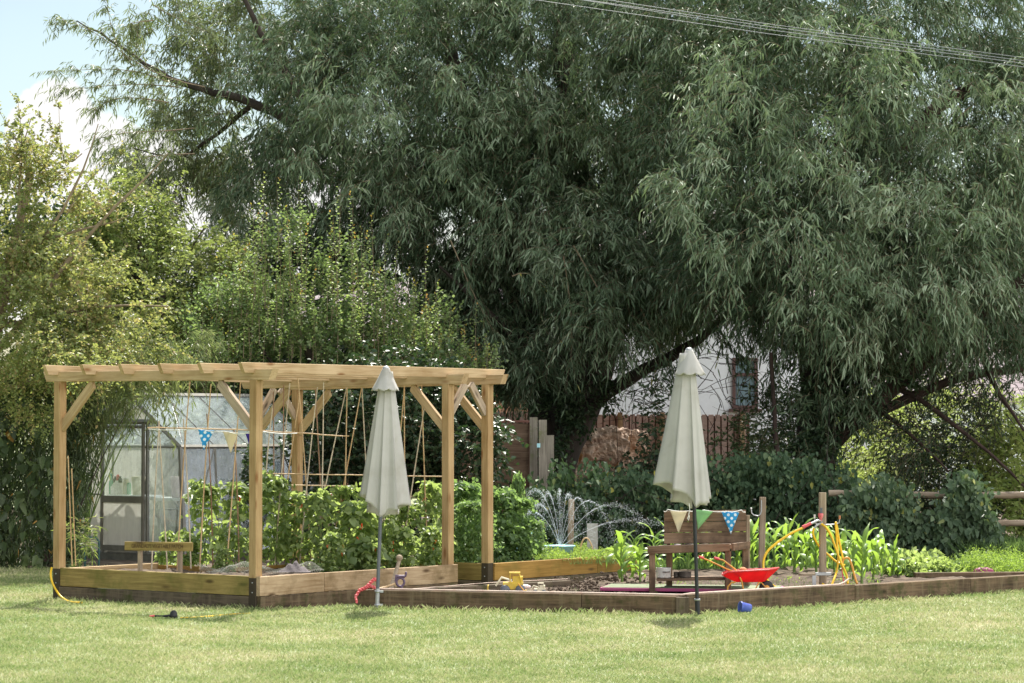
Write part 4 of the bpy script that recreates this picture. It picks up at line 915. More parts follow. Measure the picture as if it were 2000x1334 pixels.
def rl(x, y):
    a = ((x - 1885) / np.interp(y, [925, 1000, 1090], [8, 46, 80])) ** 2 < 1
    b = (y > np.interp(x, [1640, 1680, 1715, 1760, 1790, 1830, 1900, 1960], [990, 965, 942, 955, 1005, 1012, 1025, 1065]) + 8 * np.sin(x * .13)) & (x < 1960)
    return (a & (y > 925)) | b
t = thing('bindweed', (W(1800, 0, 36.8).x, 36.8, 0), 'bindweed cloaking the post and rail fence in a pointed mound', 'climbing plant')
wall_leaves(t, 'leaves', 1640, 1960, 915, 1110, 36.45, .55, 14000, 'ivy2', .095, .074, bulge=lump(.12, 0, .06), prob=lambda x, y: rl(x, y) * 1.0)
bare(t, 20, 1660, 1940, 960, 1090, 36.9)

# weeds and tall grass behind the crops at the right, rough grass strip
def blades(name, lab, x0, x1, d0, d1, n, h, w, mat, kind='stuff', cat='grass', lean=.25, z=0.0):
    px = rng.uniform(x0, x1, n); d = rng.uniform(d0, d1, n); P = np.stack([(px - 1000) / F * d, d, np.full(n, z)], 1)
    D = rng.normal(size=(n, 3)) * lean + np.array([0, 0, 1.0])
    o = leaf_mesh(name, P, D, rng.uniform(.5, 1.2, n) * h, w, M[mat], None, fold=.05, curl=.35, upb=.3); return tag(o, lab, cat, kind=kind)
blades('rough_grass', 'rough tall grass under the lower rail at the right', 1880, 2060, 36.2, 38, 5000, .55, .012, 'pea')
blades('rough_grass', 'rough grass strip growing along the foot of the bindweed', 1040, 1900, 35.2, 36.4, 9000, .22, .010, 'pea')

# ================================================================== CROPS
def climber(name, h, wd, mat, ll, lw, n, flowers=0, up=.1):
    """a bean or pea plant at the origin: stem + foliage (+ flowers)"""
    t = thing(name, (0, 0, 0), 'x', 'plant'); k = 7
    st = np.zeros((3, k, 3)); zz = np.linspace(0, h, k)
    for i in range(3):
        a = i * 2.1; st[i, :, 0] = np.cos(a + zz * 5) * wd * .25; st[i, :, 1] = np.sin(a + zz * 5) * wd * .25; st[i, :, 2] = zz
    twig_mesh('stem', st, None, .008, M['stem'], t)
    zc = rng.random(n) ** .9 * h; zc = zc * (1 + .10 * np.sin(zc * 11)); ph = rng.uniform(0, 6.283, n); rr_ = wd * (1.25 - .85 * (zc / h) ** 1.5) * (.25 + .75 * rng.random(n)) * (1 + .3 * np.sin(ph * 2 + zc * 7))
    P0 = np.stack([np.cos(ph) * rr_, np.sin(ph) * rr_, zc], 1); D0 = unit(np.stack([np.cos(ph), np.sin(ph), np.full(n, up)], 1) + rng.normal(size=(n, 3)) * .4)
    P, D, l, w, A = twig_leaves(P0, D0, rng.uniform(.05, .19, n), .4, 4, ll, lw, 'spread')
    P[:, 2] = np.maximum(P[:, 2], .02)
    leaf_mesh('foliage', P, D + np.array([0, -.1, -.25]), l, w, mat, t, upb=.45, curl=.18)
    if flowers:
        mb = MB()
        for i in range(flowers):
            a = random.uniform(3.4, 6.0); z_ = random.uniform(.3, .85) * h
            for q in range(4): mb.ball((math.cos(a) * wd + random.uniform(-.02, .02), math.sin(a) * wd, z_ + q * .018), .012, n=6, sc=(1.2, .7, .9))
        link('blossom', mb.mesh('blossom'), t, M['petal'])
    return t
bp1 = climber('bean_plant', 1.0, .135, M['bean'], .086, .054, 128, 0, .6)
bp2 = climber('bean_plant', .95, .15, M['bean'], .082, .054, 138, 5, .4)
bp3 = climber('bean_plant', .78, .22, M['bean'], .105, .080, 115, 3)
spots = [ (398, 31.0, 0, 1.05, 'tall runner bean plant standing alone in front of the greenhouse corner'), (465, 30.6, 1, 1.02, 'tall bean plant just left of the front pergola post'),
  (437, 30.0, 2, .38, 'low young bean plant under the netting left of the front post'), (330, 31.2, 2, .42, 'small pale bean plant behind the name board'), (372, 30.9, 2, .5, 'small bean plant right of the name board'),
  (535, 30.9, 0, 1.02, 'bean plant just right of the front pergola post'), (580, 31.2, 1, 1.05, 'bean plant in front of the back middle pergola post'), (625, 30.5, 0, .95, 'bean plant behind the dark netting bundle'),
  (668, 31.0, 1, .98, 'bean plant in the row left of the left parasol'), (705, 30.4, 2, 1.05, 'broad bean plant close beside the left parasol, on its left'), (755, 31.1, 1, .98, 'bean plant directly behind the left parasol pole'),
  (800, 31.3, 0, .95, 'bean plant right of the left parasol, reaching the cane bar'), (845, 31.5, 1, .95, 'bean plant tucked against the right front pergola post'), (790, 30.6, 2, .62, 'low large-leaved bean plant with orange flowers behind the ball-topped handle'),
  (845, 30.9, 2, .56, 'low large-leaved bean plant beside the right front post'), (650, 30.0, 2, .5, 'low bean plant along the plank right of the netting'), (720, 30.2, 2, .5, 'low bean plant along the plank left of the parasol pole'),   (735, 32.0, 0, 1.0, 'rear bean plant hidden mostly by the left parasol')]
prot = [bp1, bp2, bp3]; used = set()
for i, (px, d, k, sc, lab) in enumerate(spots):
    loc = Vector(((px - 1000) / F * d, d, .27))
    if k not in used: used.add(k); o = prot[k]; o.location = loc; o.scale = (sc,) * 3; o.rotation_euler.z = i * 1.3
    else: o = copy_thing(prot[k], loc, i * 1.3, sc)
    o.scale = (sc, sc, sc * (1 + .17 * math.sin(i * 2.7)))
    o['label'] = lab; o['category'] = 'bean plant'; o['group'] = 'bean plants in the pergola bed'
pp1 = climber('pea_plant', 1.0, .22, M['pea'], .062, .048, 400, 0, .6); pp2 = climber('pea_plant', .95, .24, M['pea'], .058, .045, 400, 0, .6)
used = set()
for i, (px, d, k, sc, lab) in enumerate(((905, 32.3, 0, 1.05, 'tall pea plant between the two right pergola posts'), (940, 32.8, 1, .98, 'pea plant behind the right-hand pergola post'), (978, 32.5, 0, .95, 'pea plant just right of the pergola'),
        (1010, 32.7, 1, .86, 'pea plant near the right end of the pea row'), (1012, 32.9, 0, 1.0, 'tallest pointed pea shoot at the right end of the row'), (1042, 32.8, 1, .55, 'low pea plant ending the row beside the sprinkler jets'), (925, 31.7, 1, .85, 'shaded pea plant at the path side between the posts'), (880, 33.2, 0, .98, 'rear pea plant left of the row behind the post'))):
    loc = Vector(((px - 1000) / F * d, d, .25))
    if k not in used: used.add(k); o = (pp1, pp2)[k]; o.location = loc; o.scale = (sc,) * 3
    else: o = copy_thing((pp1, pp2)[k], loc, i * 1.7, sc)
    if i == 4: o.scale = (.35, .35, 1.12)
    o['label'] = lab; o['category'] = 'pea plant'; o['group'] = 'pea plants beside the pergola'

def corn_plant(seed, h=.62, nleaf=9):
    rs = random.Random(seed); t = thing('maize_plant', (0, 0, 0), 'x', 'maize plant')
    mb = MB(); n = 8; mb.tube([Vector((math.sin(i * .7 + seed) * .006, 0, h * .62 * i / n)) for i in range(n + 1)], [.017 - .010 * i / n for i in range(n + 1)], 7); link('stalk', mb.mesh('stalk'), t, M['stem'])
    V, Fs, r = [], [], []
    for k in range(nleaf):
        z0 = h * (.08 + .56 * k / nleaf); a = k * math.pi + rs.uniform(-.6, .6) + seed; L = h * (.62 if 1 < k < nleaf - 2 else .42) * rs.uniform(.85, 1.2)
        el = R(rs.uniform(58, 76)) + (.12 if k > nleaf - 3 else 0); p = Vector((0, 0, z0)); seg = 11; bend = rs.uniform(.16, .30) if k < nleaf - 2 else rs.uniform(.04, .16); w0 = rs.uniform(.052, .072)
        tw = rs.uniform(-.5, .5); b = len(V); rv = rs.random()
        for i in range(seg + 1):
            s = i / seg; w_ = w0 * (min(1, .45 + s * 3) if s < .25 else (1 - ((s - .25) / .75) ** 2.0)) / 2 + .001
            d = Vector((math.cos(a) * math.cos(el), math.sin(a) * math.cos(el), math.sin(el))); sd_ = Vector((-math.sin(a), math.cos(a), 0)); nn = d.cross(sd_)
            sd2 = (sd_ * math.cos(tw * s) + nn * math.sin(tw * s)); wv = math.sin(s * 14 + k) * .006
            V += [tuple(p + sd2 * w_ - nn * (w_ * .35 + wv)), tuple(p), tuple(p - sd2 * w_ - nn * (w_ * .35 - wv))]; r += [rv * .8 + .1, min(1, rv * .8 + .3), rv * .8 + .1]
            p = p + d * (L / seg); el -= bend * (1 + s); 
        for i in range(seg):
            q = b + i * 3; Fs += [(q, q + 1, q + 4, q + 3), (q + 1, q + 2, q + 5, q + 4)]
    me = bpy.data.meshes.new('leaves'); me.from_pydata(V, [], Fs); at = me.attributes.new('r', 'FLOAT', 'POINT'); at.data.foreach_set('value', r)
    me.polygons.foreach_set('use_smooth', [True] * len(me.polygons)); me.update(); link('leaves', me, t, M['corn']); return t
cps = [corn_plant(s, h, n) for s, h, n in ((1, .74, 10), (2, .70, 10), (3, .66, 9), (4, .76, 11), (5, .60, 9))]
used = set(); corn = [(1214, 1137, 0, 1.0), (1250, 1136, 4, .85), (1238, 1118, 1, .95), (1278, 1112, 2, 1.0), (1312, 1108, 3, .92), (1345, 1110, 1, .95), (1378, 1108, 4, 1.05), (1400, 1112, 2, .95), (1440, 1110, 0, .95), (1326, 1100, 0, .9), (1360, 1098, 3, .9),
    (1470, 1112, 3, 1.02), (1490, 1105, 1, 1.06), (1512, 1116, 2, 1.0), (1533, 1110, 0, .98), (1552, 1118, 4, 1.1), (1575, 1112, 1, .95), (1594, 1120, 3, .92), (1630, 1118, 2, 1.02), (1647, 1124, 4, 1.08), (1667, 1132, 0, .98), (1684, 1140, 3, 1.0), (1706, 1132, 1, .98), (1722, 1126, 2, .95), (1746, 1122, 4, .9), (1566, 1102, 0, 1.0), (1500, 1098, 4, 1.1), (1610, 1106, 1, 1.0), (1690, 1112, 2, .9), (1540, 1096, 3, .95)]
order = sorted(range(len(corn)), key=lambda i: corn[i][0]); ordn = ['leftmost', 'second', 'third', 'fourth', 'fifth', 'sixth', 'seventh', 'eighth', 'ninth', 'tenth', 'eleventh', 'twelfth', 'thirteenth', 'fourteenth', 'fifteenth', 'sixteenth', 'seventeenth', 'eighteenth', 'nineteenth', 'twentieth', 'twenty-first', 'twenty-second', 'twenty-third', 'twenty-fourth', 'twenty-fifth', 'twenty-sixth', 'twenty-seventh', 'twenty-eighth', 'twenty-ninth', 'thirtieth']
for i, (px, py, k, sc) in enumerate(corn):
    loc = G(px, py, .11); zone = 'left of the mud kitchen' if px < 1262 else ('behind the mud kitchen' if px < 1460 else ('between mud kitchen and hose post' if px < 1605 else 'right of the hose post'))
    zi = sorted([c[0] + c[1] * .001 for c in corn if (c[0] < 1262) == (px < 1262) and (c[0] < 1460) == (px < 1460) and (c[0] < 1605) == (px < 1605)]).index(px + py * .001)
    lab = ('%s maize plant from the left %s' % (ordn[zi], zone)).replace('leftmost maize plant from the left', 'leftmost maize plant')
    if k not in used: used.add(k); o = cps[k]; o.location = loc; o.scale = (sc,) * 3; o.rotation_euler.z = i * 2.1
    else: o = copy_thing(cps[k], loc, i * 2.1, sc)
    o['label'] = lab; o['group'] = 'young maize plants'

def fluffy(name, lab, x0, x1, d0, d1, z, n, h, mat, ll, cat='carrot tops', zs=None, lw=None):
    px = rng.uniform(x0, x1, n); d = rng.uniform(d0, d1, n); P0 = np.stack([(px - 1000) / F * d, d, np.full(n, z)], 1)
    hh = h * (.75 + .35 * np.sin(px * .06) * np.sin(px * .023 + d)); D0 = unit(rng.normal(size=(n, 3)) * .38 + np.array([0, 0, 1.0]))
    P, D, l, w, A = twig_leaves(P0, D0, rng.uniform(.7, 1.2, n) * hh, .18, 11, ll, lw or ll * .28, 'spread')
    k = P[:, 2] > z + .05; o = leaf_mesh(name, P[k], D[k] + np.array([0, 0, .3]), l[k], w[k], M[mat], None, upb=.4); tag(o, lab, cat, kind='stuff')
    s = twig_mesh('stalks', A[:, ::3], None, .003, M['stem'], o); return o
fluffy('carrot_tops', 'feathery carrot tops filling the amber raised bed by the sprinkler', 1045, 1242, 32.1, 35.0, .26, 1500, .17, 'carrot', .032)
fluffy('carrot_tops', 'tall feathery carrot tops along the right end of the plot', 1840, 2060, 32.9, 34.6, .0, 2600, .42, 'carrot', .042)
fluffy('parsnip_leaves', 'leafy light green crop row between maize and carrots', 1735, 1880, 32.9, 34.6, .0, 1100, .36, 'bean', .075, 'leaf crop', lw=.05)
fluffy('seedlings', 'dark seedlings on the soil under the mud kitchen', 1318, 1415, 28.4, 28.8, .10, 90, .06, 'darkleaf', .03, 'seedlings', lw=.022)
fluffy('weeds', 'small weeds and grass tufts scattered over the bare soil', 1010, 1290, 28.6, 29.9, .10, 240, .05, 'carrot', .03, 'weeds', lw=.006)
fluffy('weeds', 'pale weeds among the stalks behind the barrow', 1260, 1720, 29.3, 31.5, .10, 700, .08, 'carrot', .035, 'weeds', lw=.010)
for (px, py, s, lab) in ((1760, 1118, .16, 'blue-green cabbage at the right end of the maize'), (1735, 1110, .13, 'small blue-green cabbage behind the last maize plants')):
    c = G(px, py, .10); n = 26; a = np.arange(n) * 2.4; el = np.linspace(.15, 1.3, n); D = np.stack([np.cos(a) * np.cos(el), np.sin(a) * np.cos(el), np.sin(el)], 1)
    t = thing('cabbage', c, lab, 'cabbage', 'cabbages'); leaf_mesh('leaves', np.tile(np.array(list(c + Vector((0, 0, .03)))), (n, 1)), D, s, s * .9, M['cabbage'], t, curl=-.1)
    mb = MB(); mb.tube([c - UP * .02, c + UP * .05], .015, 6); link('stem', mb.mesh('stem'), t, M['stem'])
# ================================================================== PARASOLS
def parasol(base_px, base_py, d, top_px, top_py, neck, hem_l, hem_m, hem_r, label, polem, seed, cap=None):
    """closed parasol: pole leans from its base to its top; hem_*: (px, py) of the hem at left, lowest and right"""
    b = W(base_px, base_py, d); b.z = -.05; top = W(top_px, top_py, d)
    t = thing('parasol', (b.x, b.y, 0), label, 'parasol', 'closed cream parasols')
    mb = MB(); mb.tube([b, b.lerp(top, .5), top], .019, 14); link('pole', mb.mesh('pole'), t, polem)
    ax = (top - b).normalized(); rs = random.Random(seed); s = d / F
    cl, cm, cr = W(*hem_l, d), W(*hem_m, d), W(*hem_r, d)
    topc = top - ax * .03; Lc = (topc - cm).length
    nth, nz_ = 128, 44; V = []; UVs = []
    ph = [rs.uniform(-.35, .35) for _ in range(8)]; am = [rs.uniform(.7, 1.35) for _ in range(8)]
    wl = (W(base_px, hem_l[1], d).x - cl.x); wr_ = (cr.x - W(base_px, hem_r[1], d).x)
    for j in range(nz_ + 1):
        tt = j / nz_
        for i in range(nth):
            th = 2 * math.pi * i / nth            # th=0 right, 90 deg away from camera, 270 towards camera
            k8 = th / (2 * math.pi) * 8; ki = int(k8) % 8; fr_ = k8 - int(k8)
            # pleat: ridge at the ribs, valley between, valleys tucked deeper lower down
            pl_ = abs(math.sin(math.pi * (k8 + ph[ki] * math.sin(math.pi * fr_) * .6)))
            fold = (pl_ ** .6) * (.16 + .62 * tt) * am[ki] + .10 * tt * math.sin(th * 16 + seed + tt * 2) * .5
            left = max(0, -math.cos(th)); right = max(0, math.cos(th)); front = max(0, -math.sin(th))
            hemdrop = Lc - (hem_m[1] - hem_l[1]) * s * left ** 1.2 - (hem_m[1] - hem_r[1]) * s * right ** 1.2
            hemdrop = Lc - (Lc - hemdrop) * (1 - .75 * max(0, math.sin(th))) - .05 * max(0, math.cos(th - R(228))) ** 2
            hemdrop += .012 * (1 - pl_) - .012 * pl_ + rs.uniform(-.002, .002) * (j == nz_)
            prof = .058 + .192 * tt
            side = (wl * left + wr_ * right) / max(.001, (left + right)) if (left + right) > .01 else (wl + wr_) / 2
            side = side * (left ** 2 + right ** 2) + (wl + wr_) / 2 * (1 - left ** 2 - right ** 2) * .8
            r = prof / .25 * side * (1 - .42 * fold)
            c = topc - ax * (hemdrop * tt)
            V.append(c + Vector((math.cos(th) * r, math.sin(th) * r, 0)))
    Fs = [(j * nth + i, j * nth + (i + 1) % nth, (j + 1) * nth + (i + 1) % nth, (j + 1) * nth + i) for j in range(nz_) for i in range(nth)]
    mb = MB(); mb.add(V, [f[::-1] for f in Fs], smooth=True); me = mb.mesh('canopy'); o = link('canopy', me, t, M['canopy'])
    sm = o.modifiers.new('thick', 'SOLIDIFY'); sm.thickness = .003; sm.offset = -1
    V = []; nr, ns = 96, 14; cw, chh = neck
    for j in range(ns + 1):
        tt = j / ns
        for i in range(nr):
            th = 2 * math.pi * i / nr; rp = abs(math.cos(th * 4 + .4)) ; rp2 = math.sin(th * 8 + seed)
            r = .036 + (cw - .036) * tt ** 1.05 * (1 - .10 * (1 - rp) - .05 * rp2 * tt)
            V.append(top - ax * (chh * tt * (1 + .09 * (rp - .5) * tt) - .004) + Vector((math.cos(th) * r, math.sin(th) * r, 0)))
    mb = MB(); mb.add(V, [(j * nr + i, (j + 1) * nr + i, (j + 1) * nr + (i + 1) % nr, j * nr + (i + 1) % nr) for j in range(ns) for i in range(nr)], smooth=True)
    o = link('vent_cap', mb.mesh('vent_cap'), t, M['canopy']); sm = o.modifiers.new('thick', 'SOLIDIFY'); sm.thickness = .003
    mb = MB(); mb.lathe(top, [(0, .028), (.018, .026), (.034, .014), (.037, 0), (.034, -.008), (0, -.008)], 20, axis=ax); link('finial', mb.mesh('finial'), t, M['steel'])
    mb = MB()
    for i in range(8):
        a = 2 * math.pi * i / 8 + .2; q = topc - ax * .15; e = topc - ax * (Lc * .86)
        mb.tube([q + Vector((math.cos(a) * .03, math.sin(a) * .03, 0)), e + Vector((math.cos(a) * .10, math.sin(a) * .10, 0))], .005, 5)
    link('ribs', mb.mesh('ribs'), t, polem)
    return t, b, ax
t1, bp_, ax_ = parasol(736, 1188, 28.16, 754, 720, (.145, .225), (694, 972), (742, 1012), (794, 985), 'closed cream parasol on a grey pole in front of the pergola', M['pole_grey'], 3)
mb = MB()
for zz in (.03, .17):
    mb = MB(); mb.lathe(bp_ + ax_ * (.05 + zz), [(.02, 0), (.031, 0), (.031, .022), (.02, .022)], 16); mb.box(bp_ + ax_ * (.06 + zz) + Vector((.04, .0, 0)), (1, 0, 0), (0, 1, 0), (0, 0, 1), .018, .012, .011)
    link('bracket', mb.mesh('bracket'), t1, M['steel'])
mb = MB(); mb.tube([bp_, bp_ + ax_ * .26], .0235, 14); link('socket', mb.mesh('socket'), t1, M['steel'])
t2, bp_, ax_ = parasol(1363, 1197, 27.15, 1346, 684, (.160, .245), (1284, 949), (1350, 993), (1397, 972), 'taller closed cream parasol on a black pole in front of the mud kitchen', M['pole_black'], 8)
mb = MB(); mb.lathe(bp_ + ax_ * .20, [(.02, 0), (.030, 0), (.030, .02), (.02, .02)], 16); link('collar', mb.mesh('collar'), t2, M['steel'])
mb = MB(); mb.tube([bp_, bp_ + ax_ * .20], .0245, 14); link('socket', mb.mesh('socket'), t2, M['pole_black'])
mb = MB(); q = W(1346, 993, 26.95); mb.tube([q + Vector((0, .0, .05)), q + Vector((.005, -.01, 0)), q + Vector((-.005, 0, -.07)), q + Vector((-.018, .0, -.10)), q + Vector((-.006, 0, -.12)), q + Vector((.003, 0, -.07))], .004, 6); link('tie_cord', mb.mesh('tie_cord'), t2, M['white'])

# ================================================================== BUNTING
def bunting(name, label, string_px, flags, d):
    pts = [W(x, y, dd) for x, y, dd in string_px]; t = thing(name, pts[0], label, 'bunting')
    out = []
    for i in range(len(pts) - 1):
        for j in range(8): q = pts[i].lerp(pts[i + 1], j / 8); q.z -= .012 * math.sin(math.pi * j / 8); out.append(q)
    out.append(pts[-1]); mb = MB(); mb.tube(out, .005, 6); link('string', mb.mesh('string'), t, M['white'])
    for (xl, yl, xr, yr, xt, yt, m, dd, lab) in flags:
        a, b, c = W(xl, yl, dd), W(xr, yr, dd), W(xt, yt, dd); n = 10; V = []; uvs = []; Fs = []
        for j in range(n + 1):
            tt = j / n; p, q = a.lerp(c, tt), b.lerp(c, tt)
            for i in range(n + 1):
                s = i / n; w_ = p.lerp(q, s) + Vector((0, math.sin(s * 5 + tt * 3 + xl) * .010 * (1 - tt * .3) - .012 * tt, 0)); V.append(w_); uvs.append(((w_ - a).dot((b - a).normalized()), (a.z - w_.z)))
        for j in range(n):
            for i in range(n): k = j * (n + 1) + i; Fs.append((k, k + n + 1, k + n + 2, k + 1))
        me = bpy.data.meshes.new('flag'); me.from_pydata([tuple(x) for x in V], [], Fs); uv = me.uv_layers.new(name='UVMap')
        for l in me.loops: uv.data[l.index].uv = uvs[l.vertex_index]
        me.polygons.foreach_set('use_smooth', [True] * len(me.polygons)); o = link('flag', me, t, m); o['label'] = lab
        sm = o.modifiers.new('thick', 'SOLIDIFY'); sm.thickness = .0025
    return t
bunting('bunting', 'string of flags tied to the front pergola post, blue spotted then cream', [(290, 838, 30.2), (387, 838, 29.2), (440, 843, 28.6), (485, 846, 28.05), (515, 843, 28.0), (580, 846, 29.2)],
        [(387, 839, 418, 841, 398, 879, M['polka'], 29.05, 'blue flag with white spots'), (435, 843, 465, 845, 451, 885, M['flag_cream'], 28.5, 'cream flag'), (479, 846, 500, 848, 490, 878, M['flag_purple'], 28.15, 'purple flag mostly behind the post')], 29)
# ================================================================== BAMBOO CANES
canes = [(296, 1112, 311, 824, 30.0, 0), (327, 1108, 310, 822, 30.1, 0), (373, 1100, 358, 818, 30.4, 0), (346, 1114, 371, 745, 30.2, 1), (390, 1108, 412, 750, 30.2, 1), (416, 1092, 404, 808, 30.6, 2), (442, 1100, 470, 745, 30.0, 1), (467, 1090, 457, 840, 30.4, 2),
    (520, 880, 538, 760, 31.6, 0), (537, 1085, 534, 765, 31.2, 2), (558, 1090, 554, 752, 31.2, 2), (537, 1088, 566, 748, 30.9, 0), (608, 1085, 582, 738, 30.8, 1), (550, 1000, 585, 775, 31.4, 1), (585, 1085, 620, 756, 30.8, 0), (630, 980, 616, 760, 31.5, 2),
    (625, 1085, 632, 746, 30.7, 0), (648, 1065, 632, 940, 30.9, 0), (620, 985, 677, 757, 31.3, 0), (673, 1005, 678, 755, 31.3, 1), (652, 1010, 706, 758, 31.3, 1), (722, 1010, 707, 758, 31.4, 0), (774, 860, 790, 748, 31.7, 1), (795, 1068, 790, 748, 31.3, 1),
    (836, 1068, 823, 738, 31.4, 1), (788, 1020, 832, 775, 31.2, 0), (980, 0, 0, 0, 0, 0)]
canes = sorted([c for c in canes if c[4] > 0], key=lambda c: c[2])
for i, (x0, y0, x1, y1, d, k) in enumerate(canes):
    a, b = W(x0, y0, d), W(x1, y1, d + random.uniform(-.1, .1)); a.z = min(a.z, .30) if y0 > 1060 else a.z - .25
    n = 12; mb = MB(); L = (b - a).length; bowx = random.uniform(-.012, .012)
    pts = [a.lerp(b, j / n) + Vector((bowx * math.sin(math.pi * j / n), 0, 0)) for j in range(n + 1)]
    mb.tube(pts, [.0085 - .0025 * j / n + (.001 if j % 3 == 0 else 0) for j in range(n + 1)], 7)
    for j in range(1, n, 2): mb.ball(pts[j], .0098, n=6, sc=(1, 1, .6))
    o = mb.build('bamboo_cane', M[('bamboo_pale', 'bamboo', 'bamboo_dark')[k]])
    lean = 'leaning right' if x1 - x0 > 12 else ('leaning left' if x1 - x0 < -12 else 'almost upright')
    tag(o, '%s bamboo cane from the left counted by tops, %s, %s' % ((['first'] + ordn[1:])[i], lean, ('weathered grey', 'light tan', 'dark brown')[k]), 'bamboo cane', 'bamboo canes of the bean trellis')
for (x0, y0, x1, y1, d, lab) in ((288, 835, 500, 840, 30.0, 'horizontal cane bar behind the flags left of the front post'), (503, 841, 682, 852, 30.7, 'upper horizontal cane bar right of the front post'), (505, 925, 868, 931, 30.9, 'long horizontal cane bar at mid height reaching the right front post'), (556, 947, 692, 950, 31.1, 'short horizontal cane bar just below the long one')):
    a, b = W(x0, y0, d), W(x1, y1, d + .15); mb = MB(); mb.tube([a.lerp(b, j / 10) + Vector((0, 0, random.uniform(-.004, .004))) for j in range(11)], .007, 7); tag(mb.build('bamboo_bar', M['bamboo']), lab, 'bamboo cane', 'horizontal bamboo bars')
mb = MB()
for (px, py, h_) in ((137, 1105, 215), (144, 1105, 190)):
    a, b = W(px + 4, py, 30.6), W(px - 4, py - h_, 30.6); mb = MB(); mb.tube([a.lerp(b, j / 6) for j in range(7)], .007, 7); tag(mb.build('bamboo_cane', M['bamboo']), 'thin cane beside the left pergola post, %s of the pair' % ('taller' if h_ > 200 else 'shorter'), 'bamboo cane')

# ================================================================== NAME BOARD
ns = thing('name_board', W(310, 1110, 29.3), 'low wooden name board on two short posts with carved lettering', 'sign')
ns.location.z = .2; ya = R(-18); ex = Vector((math.cos(ya), math.sin(ya), 0)); c = W(310, 1067, 29.15); ey = Vector((-ex.y, ex.x, 0))
bw = .395; board('board_panel', c - ex * bw, c + ex * bw, .028, .095, M['stake_y'] if 'stake_y' in M else M['plank_olive'], ns)
for sx in (-.235, .235): q = c + ex * sx + ey * .036; board('leg', Vector((q.x, q.y, .2)), Vector((q.x, q.y, c.z + .03)), .04, .05, M['stake'], ns, up=ey)
fc = bpy.data.curves.new('lettering', 'FONT'); fc.body = "GRANDAD'S VEGETABLE PATCH"; fc.size = .062; fc.align_x = 'CENTER'; fc.align_y = 'CENTER'; fc.extrude = .0015; fc.space_character = .93
fo = bpy.data.objects.new('lettering', fc); col.objects.link(fo); dg = bpy.context.evaluated_depsgraph_get(); me = bpy.data.meshes.new_from_object(fo.evaluated_get(dg)); bpy.data.objects.remove(fo)
mx = max(vv.co.x for vv in me.vertices) - min(vv.co.x for vv in me.vertices); M['carved'] = plain('carved_letter', (.07, .04, .015), .8)
Mt = Matrix((ex, UP, -ey)).transposed().to_4x4(); Mt.translation = c - ey * .0165 - ex * .01
me.transform(Mt @ Matrix.Diagonal((.60 / mx, 1, 1, 1))); link('lettering', me, ns, M['carved'])

# ================================================================== GREENHOUSE
al2 = R(37); gu = Vector((math.cos(al2), -math.sin(al2), 0)); gv = Vector((math.sin(al2), math.cos(al2), 0))
K = Vector((-4.53, 37.8, 0)); GW, GL, GE, GR = 2.2, 2.78, 1.60, 2.33; TI = .10   # width, length, eave, ridge, eave inset
gh = thing('greenhouse', K - gu * GW / 2 + gv * GL / 2, 'small metal framed greenhouse with dusty glass and a sliding door, left of the bean bed', 'greenhouse')
def gp(x, y, z): return K - gu * (GW - x) + gv * y + UP * z     # x along the gable, y back
Lb, Le, Rb, Re = 0, TI, GW, GW - TI; xm = GW / 2; zb = .10
def bar(mb, a, b, w_=.018, n=4): mb.tube([a, b], w_ * 1.0, n, smooth=False)
mb = MB()
for y in (0, GL):
    bar(mb, gp(Lb, y, zb), gp(Le, y, GE), .028); bar(mb, gp(Rb, y, zb), gp(Re, y, GE), .032); bar(mb, gp(Le, y, GE), gp(xm, y, GR), .024); bar(mb, gp(Re, y, GE), gp(xm, y, GR), .030); bar(mb, gp(Le, y, GE), gp(Re, y, GE), .016); bar(mb, gp(Lb, y, zb), gp(Rb, y, zb), .03)
for x, z, w_ in ((Le, GE, .026), (Re, GE, .032), (xm, GR, .038), (Lb, zb, .03), (Rb, zb, .03)): bar(mb, gp(x, 0, z), gp(x, GL, z), w_)
for i in range(1, 4):
    y = GL * i / 4
    for (a, b) in ((gp(Lb, y, zb), gp(Le, y, GE)), (gp(Rb, y, zb), gp(Re, y, GE)), (gp(Le, y, GE), gp(xm, y, GR)), (gp(Re, y, GE), gp(xm, y, GR))): bar(mb, a, b, .018)
bar(mb, gp(Rb, 0, zb), gp(Re, GL / 4, GE), .014); bar(mb, gp(Re, GL * .02, GE), gp(xm + .2, GL / 4, GR - .12), .013); bar(mb, gp(Rb - .0, GL, zb), gp(Re, GL * .75, GE), .014)
bar(mb, gp(Lb, 0, zb), gp(Le, GL / 4, GE), .014); bar(mb, gp(Le, 0, GE + .0), gp(xm, 0, GE), .012)
dx0, dx1, dz1 = .62, 1.45, 1.98
for x in (dx0 - .02, dx1 + .03): bar(mb, gp(x, -.01, zb), gp(x, -.01, min(dz1, GE + (GR - GE) * min(x - Le, Re - x) / (xm - Le))), .026)
bar(mb, gp(dx0 - .05, -.02, dz1 - .03), gp(dx1 + .10, -.02, dz1 - .03), .036)
bar(mb, gp(Lb, -.01, .92), gp(dx0, -.01, .92), .012)
link('frame', mb.mesh('frame'), gh, M['alu'])
def pane(name, pts, m, th=.004, parent=gh):
    P_ = [Vector(p) for p in pts]; nn = (P_[1] - P_[0]).cross(P_[2] - P_[0]).normalized() * th; n = len(P_); mb = MB()
    mb.add(P_ + [p + nn for p in P_], [tuple(range(n))[::-1], tuple(range(n, 2 * n))] + [(i, (i + 1) % n, n + (i + 1) % n, n + i) for i in range(n)]); return link(name, mb.mesh(name), parent, m)
